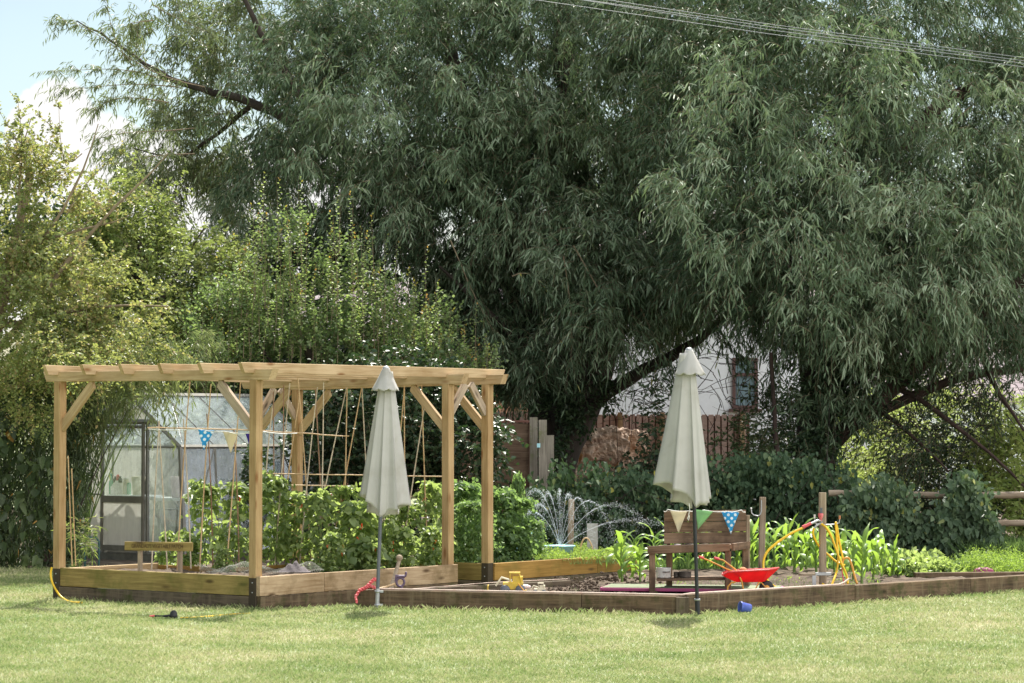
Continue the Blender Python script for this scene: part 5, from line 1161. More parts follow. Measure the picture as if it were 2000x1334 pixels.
for i in range(4):
    y0, y1 = GL * i / 4 + .02, GL * (i + 1) / 4 - .02
    pane('glass_pane', [gp(Rb, y0, zb), gp(Rb, y1, zb), gp(Re, y1, GE), gp(Re, y0, GE)], M['glass']); pane('glass_pane', [gp(Lb, y0, zb), gp(Lb, y1, zb), gp(Le, y1, GE), gp(Le, y0, GE)], M['poly'])
    for (xe) in (Re, Le):
        f = .38; xq = xe + (xm - xe) * f; zq = GE + (GR - GE) * f
        pane('roof_pane', [gp(xe, y0, GE + .01), gp(xe, y1, GE + .01), gp(xq, y1, zq + .01), gp(xq, y0, zq + .01)], M['roofglass']); pane('roof_pane', [gp(xq, y0, zq + .016), gp(xq, y1, zq + .016), gp(xm, y1, GR + .006), gp(xm, y0, GR + .006)], M['roofglass'])
gz = lambda x: GE + (GR - GE) * (1 - abs(x - xm) / (xm - Le))
pane('gable_pane', [gp(Lb + .03, 0, zb), gp(dx0 - .04, 0, zb), gp(dx0 - .04, 0, gz(dx0 - .04)), gp(Le, 0, GE)], M['poly'])
pane('gable_pane', [gp(dx1 + .05, 0, zb), gp(Rb - .03, 0, zb), gp(Re - .02, 0, GE), gp(dx1 + .05, 0, gz(dx1 + .05))], M['glass_door'])
pane('gable_pane', [gp(dx0, 0, dz1), gp(dx1, 0, dz1), gp(dx1, 0, gz(dx1) - .01), gp(xm, 0, GR - .03), gp(dx0, 0, gz(dx0) - .01)], M['poly'])
pane('gable_pane', [gp(Lb, GL, zb), gp(Rb, GL, zb), gp(Re, GL, GE), gp(xm, GL, GR), gp(Le, GL, GE)], M['poly'])
# door
mb = MB()
for x in (dx0, dx1 - .02): bar(mb, gp(x, -.045, .14), gp(x, -.045, dz1 - .05), .026)
mb.box(gp((dx0 + dx1) / 2, -.045, .17), gu, gv, UP, (dx1 - dx0) / 2, .016, .04); mb.box(gp((dx0 + dx1) / 2, -.048, .86), gu, gv, UP, (dx1 - dx0) / 2 + .0, .018, .045); bar(mb, gp(dx0, -.045, dz1 - .10), gp(dx1, -.045, dz1 - .10), .022)
dr_ = link('door', mb.mesh('door'), gh, M['alu_dark'])
pane('door_pane', [gp(dx0 + .02, -.04, .90), gp(dx1 - .02, -.04, .90), gp(dx1 - .02, -.04, dz1 - .10), gp(dx0 + .02, -.04, dz1 - .10)], M['glass_door'], parent=dr_)
pane('kick_panel', [gp(dx0 + .02, -.04, .2), gp(dx1 - .02, -.04, .2), gp(dx1 - .02, -.04, .82), gp(dx0 + .02, -.04, .82)], M['poly'], parent=dr_)
mb = MB(); mb.box(gp(GW / 2, GL / 2, .045), gu, gv, UP, GW / 2 + .03, GL / 2 + .03, .05); link('base_plinth', mb.mesh('base'), gh, M['alu_dark'])
# a roof vent flap
pane('vent', [gp(xm - .02, GL * .02, GR + .05), gp(xm - .02, GL * .24, GR + .05), gp(xm - .62, GL * .24, GR - .22), gp(xm - .62, GL * .02, GR - .22)], M['alu'])

# inside: staging with pots
st = thing('potting_bench', gp(1.6, 1.3, .1), 'white metal greenhouse staging with V shaped braces behind the door glass', 'staging')
mb = MB()
for y in (.30, 1.2, 2.4): 
    for x in (1.15, 1.95): mb.tube([gp(x, y, .1), gp(x, y, .84)], .014, 6)
    for x0, x1 in ((1.15, 1.4), (1.95, 1.7)): mb.tube([gp(x0, y, .55), gp(x1, y, .84)], .009, 5)
for x in (1.15, 1.95):
    mb.tube([gp(x, .3, .70), gp(x, 2.4, .70)], .010, 6)
    for y in (.30, 1.2): mb.tube([gp(x, y, .50), gp(x, y + .3, .84)], .009, 5)
for y in (1.2, 2.4): mb.tube([gp(1.95, y, .50), gp(1.95, y - .3, .84)], .009, 5)
link('legs', mb.mesh('legs'), st, M['white_metal'])
mb = MB(); mb.box(gp(1.55, 1.35, .86), gu, gv, UP, .44, 1.12, .018); link('bench_top', mb.mesh('bench_top'), st, M['white_metal'])
sh_ = thing('shelf_unit', gp(.95, .42, .1), 'glass shelf on thin legs just inside the greenhouse door', 'shelf')
mb = MB(); mb.box(gp(.9, .30, .90), gu, gv, UP, .46, .16, .012); link('shelf_board', mb.mesh('shelf'), sh_, M['white_metal'])
mb = MB()
for x in (.48, 1.32):
    for y in (.18, .42): mb.tube([gp(x, y, .1), gp(x, y, .9)], .012, 6)
link('legs', mb.mesh('legs'), sh_, M['white_metal'])
zs = .913
def on(px, d=38.55): q = W(px, 0, d); return Vector((q.x, q.y, zs))
def shelfpt(px):  # intersection of pixel column with the shelf centre line y=.30
    best = None
    for i in range(200):
        q = gp(.45 + i * .0045, .30, zs); e = abs(q.x / q.y * F + 1000 - px)
        if best is None or e < best[0]: best = (e, q)
    return best[1]
def bottle(name, px, r, h, m, lab, cat, shape='bottle', capm=None, base=None):
    c = base or shelfpt(px); mb = MB()
    if shape == 'bottle': pr = [(0, 0), (r, .003), (r, h * .62), (r * .75, h * .72), (r * .38, h * .82), (r * .38, h), (0, h)]
    elif shape == 'jar': pr = [(0, 0), (r, .003), (r, h * .82), (r * .8, h * .88), (r * .8, h), (0, h)]
    else: pr = [(0, 0), (r * .78, .002), (r, h), (r * .94, h), (r * .74, .01), (0, .01)]
    t = thing(name, c, lab, cat); mb.lathe(c, pr, 18); link('body', mb.mesh('body'), t, m)
    if capm: mb = MB(); mb.lathe(c + UP * (h - .002), [(0, 0), (r * .45, 0), (r * .45, .03), (0, .032)] if shape == 'bottle' else [(0, 0), (r * .88, 0), (r * .88, .022), (0, .024)], 16); link('cap', mb.mesh('cap'), t, capm)
    return t
bottle('bottle', 217, .034, .27, M['greenp'], 'tall green bottle at the left end of the greenhouse shelf', 'bottle', capm=M['greenp'])
c = shelfpt(231); t = thing('plastic_caddy', c, 'squat white caddy with two dark bottles and a red cap on the shelf', 'container')
mb = MB(); mb.box(c + UP * .06, gu, gv, UP, .095, .05, .06, bev=.01); mb.add([c + gu * a + gv * b + UP * z for a, b, z in ((-.08, -.04, .12), (.08, -.04, .12), (.08, .04, .12), (-.08, .04, .12), (-.05, -.02, .20), (.05, -.02, .20), (.05, .02, .20), (-.05, .02, .20))], [(0, 1, 5, 4), (1, 2, 6, 5), (2, 3, 7, 6), (3, 0, 4, 7), (4, 5, 6, 7)]); link('body', mb.mesh('body'), t, M['white'])
for sx in (-.05, .05): mb = MB(); mb.lathe(c + gu * sx + UP * .17, [(0, 0), (.03, 0), (.03, .05), (.014, .07), (.014, .09), (0, .09)], 12); link('dark_bottle', mb.mesh('bottle'), t, M['black'])
mb = MB(); mb.lathe(c + UP * .20, [(0, 0), (.02, 0), (.025, .06), (.012, .085), (0, .085)], 12); link('red_cap', mb.mesh('cap'), t, M['red'])
bottle('jar', 247, .045, .22, M['cream'], 'cream jar with a white lid beside the white caddy', 'jar', 'jar', M['white'])
bottle('bottle', 253, .032, .17, M['greenp'], 'short green container between the cream jar and the bucket', 'bottle', 'jar')
bottle('bucket', 271, .10, .26, M['cream'], 'cream bucket at the right end of the greenhouse shelf', 'bucket', 'bucket')
bc = gp(1.62, .45, .879); bottle('tub', 300, .10, .30, M['pinkbox'], 'pinkish white tub on the staging right of the door', 'tub', 'bucket', base=bc)
bottle('jug', 312, .06, .24, M['white'], 'white narrow jug next to the pinkish tub', 'jug', 'jar', base=gp(1.82, .45, .879))
t = thing('seed_tray', gp(1.6, 1.2, .879), 'wooden seed tray of small dark pots on the staging', 'tray')
mb = MB(); mb.box(gp(1.6, 1.25, .93), gu, gv, UP, .22, .40, .05); link('tray', mb.mesh('tray'), t, M['terracotta'])
for i in range(3):
    for j in range(4): mb = MB(); mb.lathe(gp(1.46 + i * .14, .97 + j * .18, .975), [(0, 0), (.04, 0), (.05, .07), (.045, .07), (0, .05)], 10); link('pot', mb.mesh('pot'), t, M['black'])
# added dark box inside, invented for the dark tone seen through the glass
t = thing('dark_backboard', gp(2.0, GL - .1, .1), 'added dark green box standing behind the staging inside the greenhouse', 'added panel')
mb = MB(); mb.box(gp(1.55, 2.55, .75), gu, gv, UP, .40, .16, .62, bev=.03); link('dark_box', mb.mesh('dark_box'), t, M['teal']); t.name = 'added_dark_box'

# garden kneeler hoop and broom by the door
t = thing('garden_hoop', G(181, 1112), 'dark green tubular hoop stool standing outside the greenhouse door', 'stool'); 
mb = MB(); d = 35.0
for dz_ in (0, .25):
    a, b = W(166, 1108, d + dz_), W(193, 1108, d + dz_); a.z = b.z = 0; h = W(0, 1050, d).z
    mb.tube([a, a + UP * (h - .05), a + UP * h + Vector((.03, 0, .0)), (a + b) / 2 + UP * (h - .01), b + UP * h - Vector((.03, 0, 0)), b + UP * (h - .06), b], .013, 8)
link('tube_frame', mb.mesh('frame'), t, M['teal'])
t.location.z = 0
t = thing('broom', G(145, 1110), 'yellow handled broom propped against the greenhouse corner', 'broom'); mb = MB(); a, b = W(138, 1052, 37.2), W(174, 1012, 38.0); a2 = a + (a - b) * .9; mb.tube([a2, b], .014, 8); link('handle', mb.mesh('handle'), t, M['yellow'])
mb = MB(); mb.ball(b, .018, n=8); link('grip', mb.mesh('grip'), t, M['black'])
mb = MB(); mb.box(a2, (1, 0, 0), (0, 1, 0), (0, 0, 1), .12, .03, .05); link('brush', mb.mesh('brush'), t, M['bark_red'])
t = thing('young_bamboo', W(150, 1110, 32.5), 'small pale bamboo sprig right of the left pergola post', 'plant'); t.location.z = 0
crown(t, [E(155, 1055, 32.5, 22, 40, .15, 7)], M['brightleaf'], ll=.11, lw=.014, mode='spread', clump_r=.1, twigs=5, tl=.2, droop=.4, nl=7, name='foliage', twigname='stems')

# ================================================================== NETTING AND CLOTH
def netting(px0, px1, d, lab):
    t = thing('garden_netting', W((px0 + px1) / 2, 1110, d), lab, 'netting'); mb = MB(); nx, ny = 34, 12
    def q(i, j):
        s = i / nx; r_ = j / ny; px = px0 + (px1 - px0) * s
        h = .01 + .045 * (1.2 + math.sin(s * 8 + 1 + r_ * 2)) * math.sin(math.pi * r_) + .016 * math.sin(s * 21 + r_ * 7)
        p = W(px, 1100, d + .45 * r_ - .1); p.z = .33 + h * (1 if r_ < .95 else .6); p.x += .02 * math.sin(r_ * 9 + s * 4); return p
    for i in range(nx + 1):
        for j in range(ny):
            if i < nx: mb.tube([q(i, j), q(i + 1, j + 1)], .0009, 3, cap=False)
            if i > 0: mb.tube([q(i, j), q(i - 1, j + 1)], .0009, 3, cap=False)
    link('mesh_net', mb.mesh('net'), t, M['netm']); return t
M['netm'] = plain('net_cord', (.30, .31, .27), .7)
netting(388, 500, 28.9, 'crumpled pale garden netting lying on the bed left of the front post')
netting(500, 630, 28.85, 'crumpled garden netting lying on the bed right of the front post')
V = []; n = 16; mb = MB(); c = W(575, 1105, 28.75); c.z = .345; 
for i in range(n + 1):
    for j in range(n + 1):
        s, r_ = i / n - .5, j / n - .5; rr2 = math.sqrt(s * s + r_ * r_) * 2
        V.append(c + Vector((s * .34, r_ * .24, max(0, .11 * (1 - rr2)) + .022 * math.sin(s * 24 + r_ * 9) * max(0, 1.1 - rr2) + .008)))
mb.add(V, [(i * (n + 1) + j, (i + 1) * (n + 1) + j, (i + 1) * (n + 1) + j + 1, i * (n + 1) + j + 1) for i in range(n) for j in range(n)], smooth=True)
o = mb.build('dark_cloth', M['cloth']); tag(o, 'dark bundled cloth under the netting right of the front pergola post', 'cloth')

# ================================================================== MUD KITCHEN
LF, LB_, RF, RB = W(1274, 1158, 28.95), W(1307, 1158, 29.42), W(1422, 1158, 28.9), W(1456, 1158, 29.4)
for q in (LF, LB_, RF, RB): q.z = .08
mk = thing('mud_kitchen', (LF + RB) / 2, 'weathered brown wooden mud kitchen bench with a plank back, behind the right parasol', 'bench')
zt = W(1274, 1067, 28.95).z; zt2 = zt + .03
def top_z(px): return zt + (px - 1265) / 190 * .03
for q, px in ((LF, 1274), (LB_, 1307), (RF, 1422), (RB, 1456)): board('leg', q, Vector((q.x, q.y, top_z(px) - .075)), .065, .055, M['bench'], mk, up=(0, 1, 0))
exx = (RF - LF).normalized(); eyy = Vector((-exx.y, exx.x, 0)).normalized(); side = (LB_ - LF)
for k in range(4):
    f0 = (k + .5) / 4 * 1.12 - .06; a = LF + side * f0 - exx * .05; b = RF + (RB - RF) * f0 + exx * .03
    board('top_plank', Vector((a.x, a.y, zt - .03)), Vector((b.x, b.y, zt2 - .03)), side.length * 1.12 / 4 - .006, .045, M['bench'], mk)
a, b = LF - exx * .05 - eyy * .04, RF + exx * .02 - eyy * .04
board('front_rail', Vector((a.x, a.y, zt - .038)), Vector((b.x, b.y, zt2 - .038)), .03, .082, M['bench'], mk)
a, b = RF + exx * .045 - eyy * .03, RB + exx * .04
board('side_rail', Vector((a.x, a.y, zt2 - .036)), Vector((b.x, b.y, zt2 - .034)), .03, .078, M['bench'], mk)
za = W(1274, 1133, 28.95).z
for k in range(2): f0 = .25 + k * .5; a = LF + side * f0 + exx * .0; b = RF + (RB - RF) * f0; board('shelf_plank', Vector((a.x, a.y, za)), Vector((b.x, b.y, za + .015)), .20, .025, M['bench'], mk)
bl, br = W(1297, 1062, 29.46), W(1457, 1062, 29.44); zz0 = zt + .005; zz1 = W(1297, 998, 29.46).z; hh = (zz1 - zz0) / 3
for k in range(3):
    z_ = zz0 + hh * (k + .5); board('back_plank', Vector((bl.x, bl.y, z_)), Vector((br.x, br.y, z_ + .012)), .03, hh - (.008 if k == 1 else .001), M['bench'], mk, bev=.004, cut0=-.0)
board('back_batten', Vector((br.x + .025, br.y + .03, .1)), Vector((br.x + .025, br.y + .03, W(0, 1006, 29.5).z)), .04, .045, M['stake'], mk, up=(0, 1, 0))
board('back_batten', Vector((bl.x + .05, bl.y + .035, .1)), Vector((bl.x + .05, bl.y + .035, zz1 - .03)), .04, .035, M['bench'], mk, up=(0, 1, 0))
bunting('bunting', 'string of cream, green and blue spotted flags across the mud kitchen back', [(1297, 999, 29.42), (1304, 995, 29.40), (1345, 998, 29.38), (1375, 996, 29.38), (1420, 999, 29.38), (1448, 996, 29.38), (1456, 1000, 29.40)],
        [(1309, 998, 1342, 999, 1325, 1041, M['flag_cream'], 29.36, 'cream flag'), (1358, 995, 1393, 999, 1363, 1034, M['flag_green'], 29.36, 'plain green flag'), (1409, 1000, 1444, 1001, 1427, 1043, M['polka'], 29.36, 'blue flag with white spots')], 29)
def pot(name, c, r, h, m, lab, cat, handles=0, inner=None):
    t = thing(name, c, lab, cat); mb = MB(); mb.lathe(c, [(0, 0), (r * .93, .002), (r, .015), (r, h), (r * 1.04, h + .004), (r * .96, h), (r * .95, .02), (0, .012)], 24); link('body', mb.mesh('body'), t, m)
    if handles:
        for s in (-1, 1):
            mb = MB(); x = Vector((s * .3, -1, 0)).normalized() if handles == 2 and s == 1 else Vector((s, -.1, 0)).normalized(); p = c + x * r + UP * h * .65; y = Vector((-x.y, x.x, 0))
            mb.tube([p - y * .035, p - y * .03 + x * .03, p + y * .03 + x * .03, p + y * .035], .006, 6); link('handle', mb.mesh('handle'), t, M['pan_dark'])
    return t
sc_ = LF + side * .35; pc = W(1296, 1130, sc_.y); pc.z = za + .014
pot('saucepan', pc, .080, .105, M['enamel'], 'chipped white enamel pan on the lower shelf of the mud kitchen', 'pan', 2)
pc = W(1338, 1130, sc_.y); pc.z = za + .016; pot('baking_tin', pc, .066, .062, M['pan_dark'], 'old dark tin with a speckled side on the mud kitchen shelf', 'tin')
pc = W(1321, 1130, sc_.y + .05); pc.z = za + .016; pot('small_pan', pc, .030, .055, M['pan_dark'], 'small blackened pan squeezed between white pan and dark tin', 'pan')
for px, m, lab in ((1323, 'pinkbox', 'pale flat stone on the mud kitchen top left of centre'), (1350, 'pan_dark', 'dark round pan lid on the mud kitchen top'), (1377, 'stake', 'flat wooden disc on the mud kitchen top right of the pole')):
    q = W(px, 1064, 29.25); q.z = top_z(px) - .008; mb = MB(); mb.lathe(q, [(0, 0), (.035 if px != 1350 else .07, 0), (.037 if px != 1350 else .072, .009), (0, .012)], 16); tag(mb.build('kitchen_disc', M[m]), lab, 'disc')

# ================================================================== LONG GREEN AND MAGENTA BOARD
a, b = W(1172, 1140, 29.1), W(1520, 1150, 28.75); z_ = .135
pb = thing('play_tray', (a + b) / 2, 'long flat pale green tray with magenta edge lying under the mud kitchen', 'tray')
pb.location.z = .1; dd = (b - a); dd.z = 0; L_ = dd.length; dd.normalize(); nn = Vector((-dd.y, dd.x, 0)); c = Vector(((a.x + b.x) / 2, (a.y + b.y) / 2, .158)) + nn * .34
mb = MB(); mb.box(c, dd, nn, UP, L_ / 2 - .02, .32, .012, bev=.004); link('tray_top', mb.mesh('top'), pb, M['mintboard'])
mb = MB()
mb.box(c - nn * .336 - UP * .010, dd, nn, UP, L_ / 2, .014, .017, bev=.004)
for s in (-1, 1): mb.box(c + dd * s * (L_ / 2 - .01) - UP * .010, nn, dd, UP, .32, .014, .0165, bev=.004)
link('tray_edge', mb.mesh('edge'), pb, M['magenta'])

# ================================================================== TOY BARROW
bc = W(1466, 1128, 28.55); wb = thing('toy_wheelbarrow', Vector((bc.x, bc.y, .11)), 'small red toy wheelbarrow with orange-yellow tubes and black wheel', 'toy barrow')
s = 28.55 / F; X_ = Vector((1, 0, 0)); Y_ = Vector((0, 1, 0))
def bq(px, py, dy=0): return W(px, py, 28.55 + dy)
mb = MB()
rim = [bq(1411, 1123, -.13), bq(1421, 1117, -.15), bq(1500, 1113, -.14), bq(1521, 1109, -.05), bq(1521, 1109, .09), bq(1500, 1111, .17), bq(1421, 1114, .18), bq(1411, 1119, .16)]
bot = [bq(1430, 1133, -.07), bq(1437, 1137, -.08), bq(1488, 1137, -.07), bq(1494, 1135, -.03), bq(1494, 1135, .05), bq(1488, 1136, .09), bq(1437, 1136, .10), bq(1430, 1132, .09)]
mb.add(rim + bot, [(i, 8 + i, 8 + (i + 1) % 8, (i + 1) % 8) for i in range(8)] + [tuple(range(8, 16))]); o = link('tray', mb.mesh('tray'), wb, M['red']); sm = o.modifiers.new('t', 'SOLIDIFY'); sm.thickness = .006; sm.offset = 1
mb = MB(); mb.tube(rim + [rim[0]], .0085, 8); link('rim', mb.mesh('rim'), wb, M['red_d'])
for k, dy in ((0, -.11), (1, .14)):
    off = -30 if k else 0
    mb = MB(); h0 = bq(1399 + off, 1091 - (2 if k else 0), dy); mb.tube([h0, bq(1412 + off, 1094, dy), bq(1436 + off * .5, 1112, dy), bq(1442, 1120, dy), bq(1449, 1137, dy), bq(1452, 1153, dy)], .0085, 8); link('handle', mb.mesh('handle'), wb, M['orange_m'])
    mb = MB(); mb.tube([h0 + Vector((-.012, 0, .006)), h0 + Vector((.03, 0, -.006))], .014, 8); mb.ball(h0 + Vector((-.012, 0, .006)), .016, n=8); link('grip', mb.mesh('grip'), wb, M['red_d'])
    mb = MB(); mb.tube([bq(1420, 1157, dy), bq(1422, 1145, dy), bq(1429, 1138, dy), bq(1437, 1137, dy)], .0085, 8); link('leg', mb.mesh('leg'), wb, M['orange_m'])
    mb = MB(); mb.tube([bq(1452, 1153, dy), bq(1474, 1153, dy * .9), bq(1482, 1138, dy * .8), bq(1486, 1137, dy * .6), bq(1498, 1150, dy * .45)], .0075, 8); link('wheel_strut', mb.mesh('strut'), wb, M['orange_m'])
wc = bq(1497, 1148, .01); mb = MB(); mb.lathe(wc - Y_ * .028, [(0, 0), (.05, 0), (.075, .006), (.078, .028), (.075, .05), (.05, .056), (0, .056)], 26, axis=(0, 1, 0)); link('wheel', mb.mesh('wheel'), wb, M['black'])
wb2 = bpy.data.objects[-1] if False else None
mb = MB(); mb.lathe(wc - Y_ * .033, [(0, 0), (.03, 0), (.03, .066), (0, .066)], 16, axis=(0, 1, 0)); link('hub', mb.mesh('hub'), wb, M['orange_m'])
for px, py, r, m, lab, dy in ((1451, 1113, .045, 'terracotta', 'round terracotta coloured ball lying in the toy barrow', .03), (1436, 1115, .03, 'bench', 'brown lump beside the ball in the toy barrow', .05)):
    q = bq(px, py + 2, dy); mb = MB(); mb.ball(q, r, n=16, sc=(1, 1, .9)); tag(mb.build('toy_ball', M[m]), lab, 'toy')

# ================================================================== HOSE POST AND HOSES
d = 29.6; hp = thing('hose_post', W(1607, 1150, d), 'upright grey timber stake carrying the garden tap and looped yellow hoses', 'post'); hp.location.z = .05
q = W(1607, 1150, d); board('stake', Vector((q.x, q.y, .02)), Vector((q.x, q.y, W(1607, 962, d).z)), .078, .07, M['stake'], hp, up=(0, 1, 0), bev=.016)
mb = MB(); f = d - .075
def hq(px, py, dy=0): return W(px, py, f + dy)
mb.box(hq(1604, 1008), X_, Y_, UP, .012, .012, .09); link('bracket', mb.mesh('bracket'), hp, M['pole_grey'])
for pts, tip, m in (([(1606, 1025), (1617, 1025), (1632, 1024), (1639, 1021), (1640, 1013)], (1640, 1009), 'terracotta'), ([(1606, 1024), (1597, 1025), (1592, 1021), (1591, 1012)], (1591, 1007), 'white')):
    mb = MB(); mb.tube([hq(*p) for p in pts], .007, 8); link('hook', mb.mesh('hook'), hp, M['steel']); mb = MB(); mb.tube([hq(tip[0], tip[1] + 5), hq(tip[0], tip[1] - 2)], .011, 10); link('hook_cap', mb.mesh('cap'), hp, M[m])
tp = thing('spray_gun', hq(1604, 1010, -.03), 'red and grey spray gun head fixed to the hose post', 'spray gun')
mb = MB(); mb.lathe(hq(1603, 1018, -.05), [(0, 0), (.016, 0), (.018, .035), (.028, .05), (.030, .075), (.024, .085), (0, .085)], 16); link('nozzle', mb.mesh('nozzle'), tp, M['pinkred'])
mb = MB(); mb.tube([hq(1605, 1018, -.05), hq(1598, 1016, -.06), hq(1590, 1020, -.07), hq(1583, 1023, -.08)], .013, 10); link('grip', mb.mesh('grip'), tp, M['steel'])
mb = MB(); mb.tube([hq(1584, 1022, -.08), hq(1570, 1029, -.09)], .017, 10); mb.tube([hq(1573, 1027, -.085), hq(1568, 1030, -.09)], .020, 10); link('connector', mb.mesh('connector'), tp, M['pinkred'])
mb = MB(); mb.tube([hq(1606, 1021, -.04), hq(1597, 1025, -.05), hq(1590, 1031, -.05)], .012, 10); link('adaptor', mb.mesh('adaptor'), tp, M['steel'])
def hose(name, pts, r, m, lab, dd=None, cat='hose', group=None):
    P = [W(x, y, (dd or f) + dy) for x, y, dy in pts]; out = []
    for i in range(len(P) - 1):                       # Catmull-Rom
        p0, p1, p2, p3 = P[max(i - 1, 0)], P[i], P[i + 1], P[min(i + 2, len(P) - 1)]
        for j in range(8):
            t_ = j / 8; out.append(.5 * ((2 * p1) + (p2 - p0) * t_ + (2 * p0 - 5 * p1 + 4 * p2 - p3) * t_ ** 2 + (3 * p1 - p0 - 3 * p2 + p3) * t_ ** 3))
    out.append(P[-1])
    for q in out: q.z = max(q.z, r)
    mb = MB(); mb.tube(out, r, 10); o = mb.build(name, m); return tag(o, lab, cat, group)
g_ = 'yellow hoses at the hose post'
hose('garden_hose', [(1568, 1031, -.09), (1545, 1042, -.12), (1518, 1060, -.15), (1500, 1076, -.18), (1492, 1092, -.2), (1491, 1108, -.22), (1494, 1124, -.25), (1501, 1136, -.27), (1515, 1147, -.3), (1524, 1151, -.32)], .0125, M['yellow_hose'], 'yellow hose looping left from the spray gun down past the toy barrow', group=g_)
hose('garden_hose', [(1590, 1031, -.05), (1588, 1042, -.04), (1594, 1058, 0), (1604, 1072, .1), (1618, 1084, .1), (1632, 1096, .05), (1644, 1102, 0), (1650, 1104, 0)], .0115, M['yellow_hose'], 'yellow hose passing behind the stake towards the right hook', group=g_)
hose('garden_hose', [(1604, 1023, -.06), (1613, 1030, -.08), (1622, 1044, -.08), (1630, 1064, -.08), (1637, 1084, -.08), (1645, 1104, -.1), (1653, 1122, -.1), (1656, 1140, -.15)], .0125, M['yellow_hose'], 'yellow hose arching right from the spray gun and crossing the others', group=g_)
hose('garden_hose', [(1623, 1146, -.2), (1628, 1134, -.15), (1634, 1116, -.05), (1637, 1090, -.02), (1635, 1060, 0), (1633, 1035, 0), (1632, 1022, 0), (1634, 1024, .02), (1638, 1050, .03), (1643, 1075, .03), (1646, 1092, .02), (1645, 1105, 0)], .0115, M['yellow_hose'], 'yellow hose hanging in a narrow loop from the right hook', group=g_)
hose('garden_hose', [(1645, 1108, 0), (1646, 1096, 0), (1651, 1090, 0), (1658, 1091, 0), (1664, 1105, 0), (1669, 1125, -.05), (1674, 1140, -.1)], .012, M['orange_m'], 'dull orange hose end arching over at the right of the hose post', group=g_)
hose('garden_hose', [(1644, 1110, 0), (1646, 1125, 0), (1649, 1142, -.05)], .006, M['pinkred'], 'thin red and white cord hanging beside the yellow hoses', group=None, cat='cord')
hose('garden_hose', [(1606, 1140, -.1), (1615, 1145, -.14), (1630, 1147, -.2), (1655, 1145, -.15)], .011, M['yellow_hose'], 'short yellow hose lying on the sleeper below the hose post', group=g_)
# hose guide: metal clamp stand
hg = thing('metal_clamp', hq(1580, 1148, -.1), 'grey metal clamp on a short pillar at the foot of the hose post', 'clamp')
mb = MB(); q = hq(1592, 1121, -.08); mb.box(hq(1608, 1121, -.08), (1, .0, 0), Y_, UP, .085, .02, .017, bev=.004); link('arm', mb.mesh('arm'), hg, M['steel'])
mb = MB(); mb.box(hq(1576, 1122, -.08), X_, Y_, UP, .09, .018, .014, bev=.003); link('worn_arm', mb.mesh('worn_arm'), hg, M['stake'])
mb = MB(); mb.box(hq(1590, 1135, -.08), X_, Y_, UP, .020, .018, .065, bev=.003); link('pillar', mb.mesh('pillar'), hg, M['steel'])
mb = MB(); mb.box(hq(1584, 1147, -.10), X_, Y_, UP, .06, .03, .02, bev=.004); link('foot', mb.mesh('foot'), hg, M['pole_grey'])

# pale hose lying along the sleeper tops
def along(a, b, t_, off): q = a.lerp(b, t_); return Vector((q.x, q.y + off, SZ + .012))
pts = [along(P1, P2, t_, .05 + .006 * math.sin(t_ * 19)) for t_ in [.06 + .94 * i / 14 for i in range(15)]] + [along(P2, P3, t_, .05 + .008 * math.sin(t_ * 50)) + UP * .008 for t_ in [.02 + .36 * i / 9 for i in range(10)]]
pts += [pts[-1] + Vector((.06, .04, .02)), pts[-1] + Vector((.12, .08, .06))]
mb = MB(); mb.tube(pts, .0095, 8); tag(mb.build('garden_hose', M['hose_pale']), 'faded pink hose lying along the top of the front sleepers', 'hose')
pts = [P1 + n12 * .12 + UP * (SZ + .012), Q.lerp(P1, .45) + UP * (SZ + .012) + Vector((0, .0, 0)), Q + UP * (SZ + .01)]
mb = MB(); mb.tube([P1 + n12 * .12 + d12 * .5 + UP * (SZ + .004), Q.lerp(P1, .4) + UP * (SZ + .006), Q + UP * (SZ + .006)], .005, 6); tag(mb.build('thin_pipe', M['hose_pale']), 'thin pale pipe running back along the inner sleeper', 'pipe')

# ================================================================== TOYS, TOOLS AND SMALL THINGS
def digger(px, py, d, L, lab, seed):
    c = W(px, py, d); c.z = SZ - .06; t = thing('toy_digger', c, lab, 'toy digger'); k = L
    def q(x, z, y=0): return c + Vector((x * k, y * k, z * k))
    mb = MB(); mb.box(q(.05, .22), X_, Y_, UP, .24 * k, .15 * k, .09 * k, bev=.02 * k); mb.box(q(.16, .36), X_, Y_, UP, .12 * k, .12 * k, .09 * k, bev=.02 * k); link('body', mb.mesh('body'), t, M['cream' if seed else 'yellow'])
    mb = MB()
    for y in (-.13, .13):
        mb.tube([q(-.02, .30, y), q(-.02, .52, y), q(.20, .52, y), q(.24, .30, y)], .016 * k, 6)
    mb.box(q(.09, .53), X_, Y_, UP, .13 * k, .14 * k, .014 * k)
    link('cab_frame', mb.mesh('cab_frame'), t, M['yellow' if not seed else 'cream'])
    for x in (-.14, .22):
        for y in (-.17, .17): mb = MB(); mb.lathe(q(x, .13, y - .04), [(0, 0), (.09 * k, 0), (.12 * k, .02 * k), (.12 * k, .06 * k), (.09 * k, .08 * k), (0, .08 * k)], 14, axis=(0, 1, 0)); link('wheel', mb.mesh('wheel'), t, M['pole_grey'])
    mb = MB()
    for y in (-.12, .12): mb.tube([q(.02, .34, y), q(-.22, .42, y), q(-.36, .22, y)], .022 * k, 6)
    link('arm', mb.mesh('arm'), t, M['cream'])
    V = []; n = 8
    for i in range(n + 1):
        a = -1.9 + 2.4 * i / n
        for y in (-.2, .2): V.append(q(-.40 - .14 * math.cos(a), .16 + .15 * math.sin(a), y))
    mb = MB(); mb.add(V, [(2 * i, 2 * i + 1, 2 * i + 3, 2 * i + 2) for i in range(n)], smooth=True); o = link('bucket', mb.mesh('bucket'), t, M['yellow']); sm = o.modifiers.new('t', 'SOLIDIFY'); sm.thickness = .012
    return t
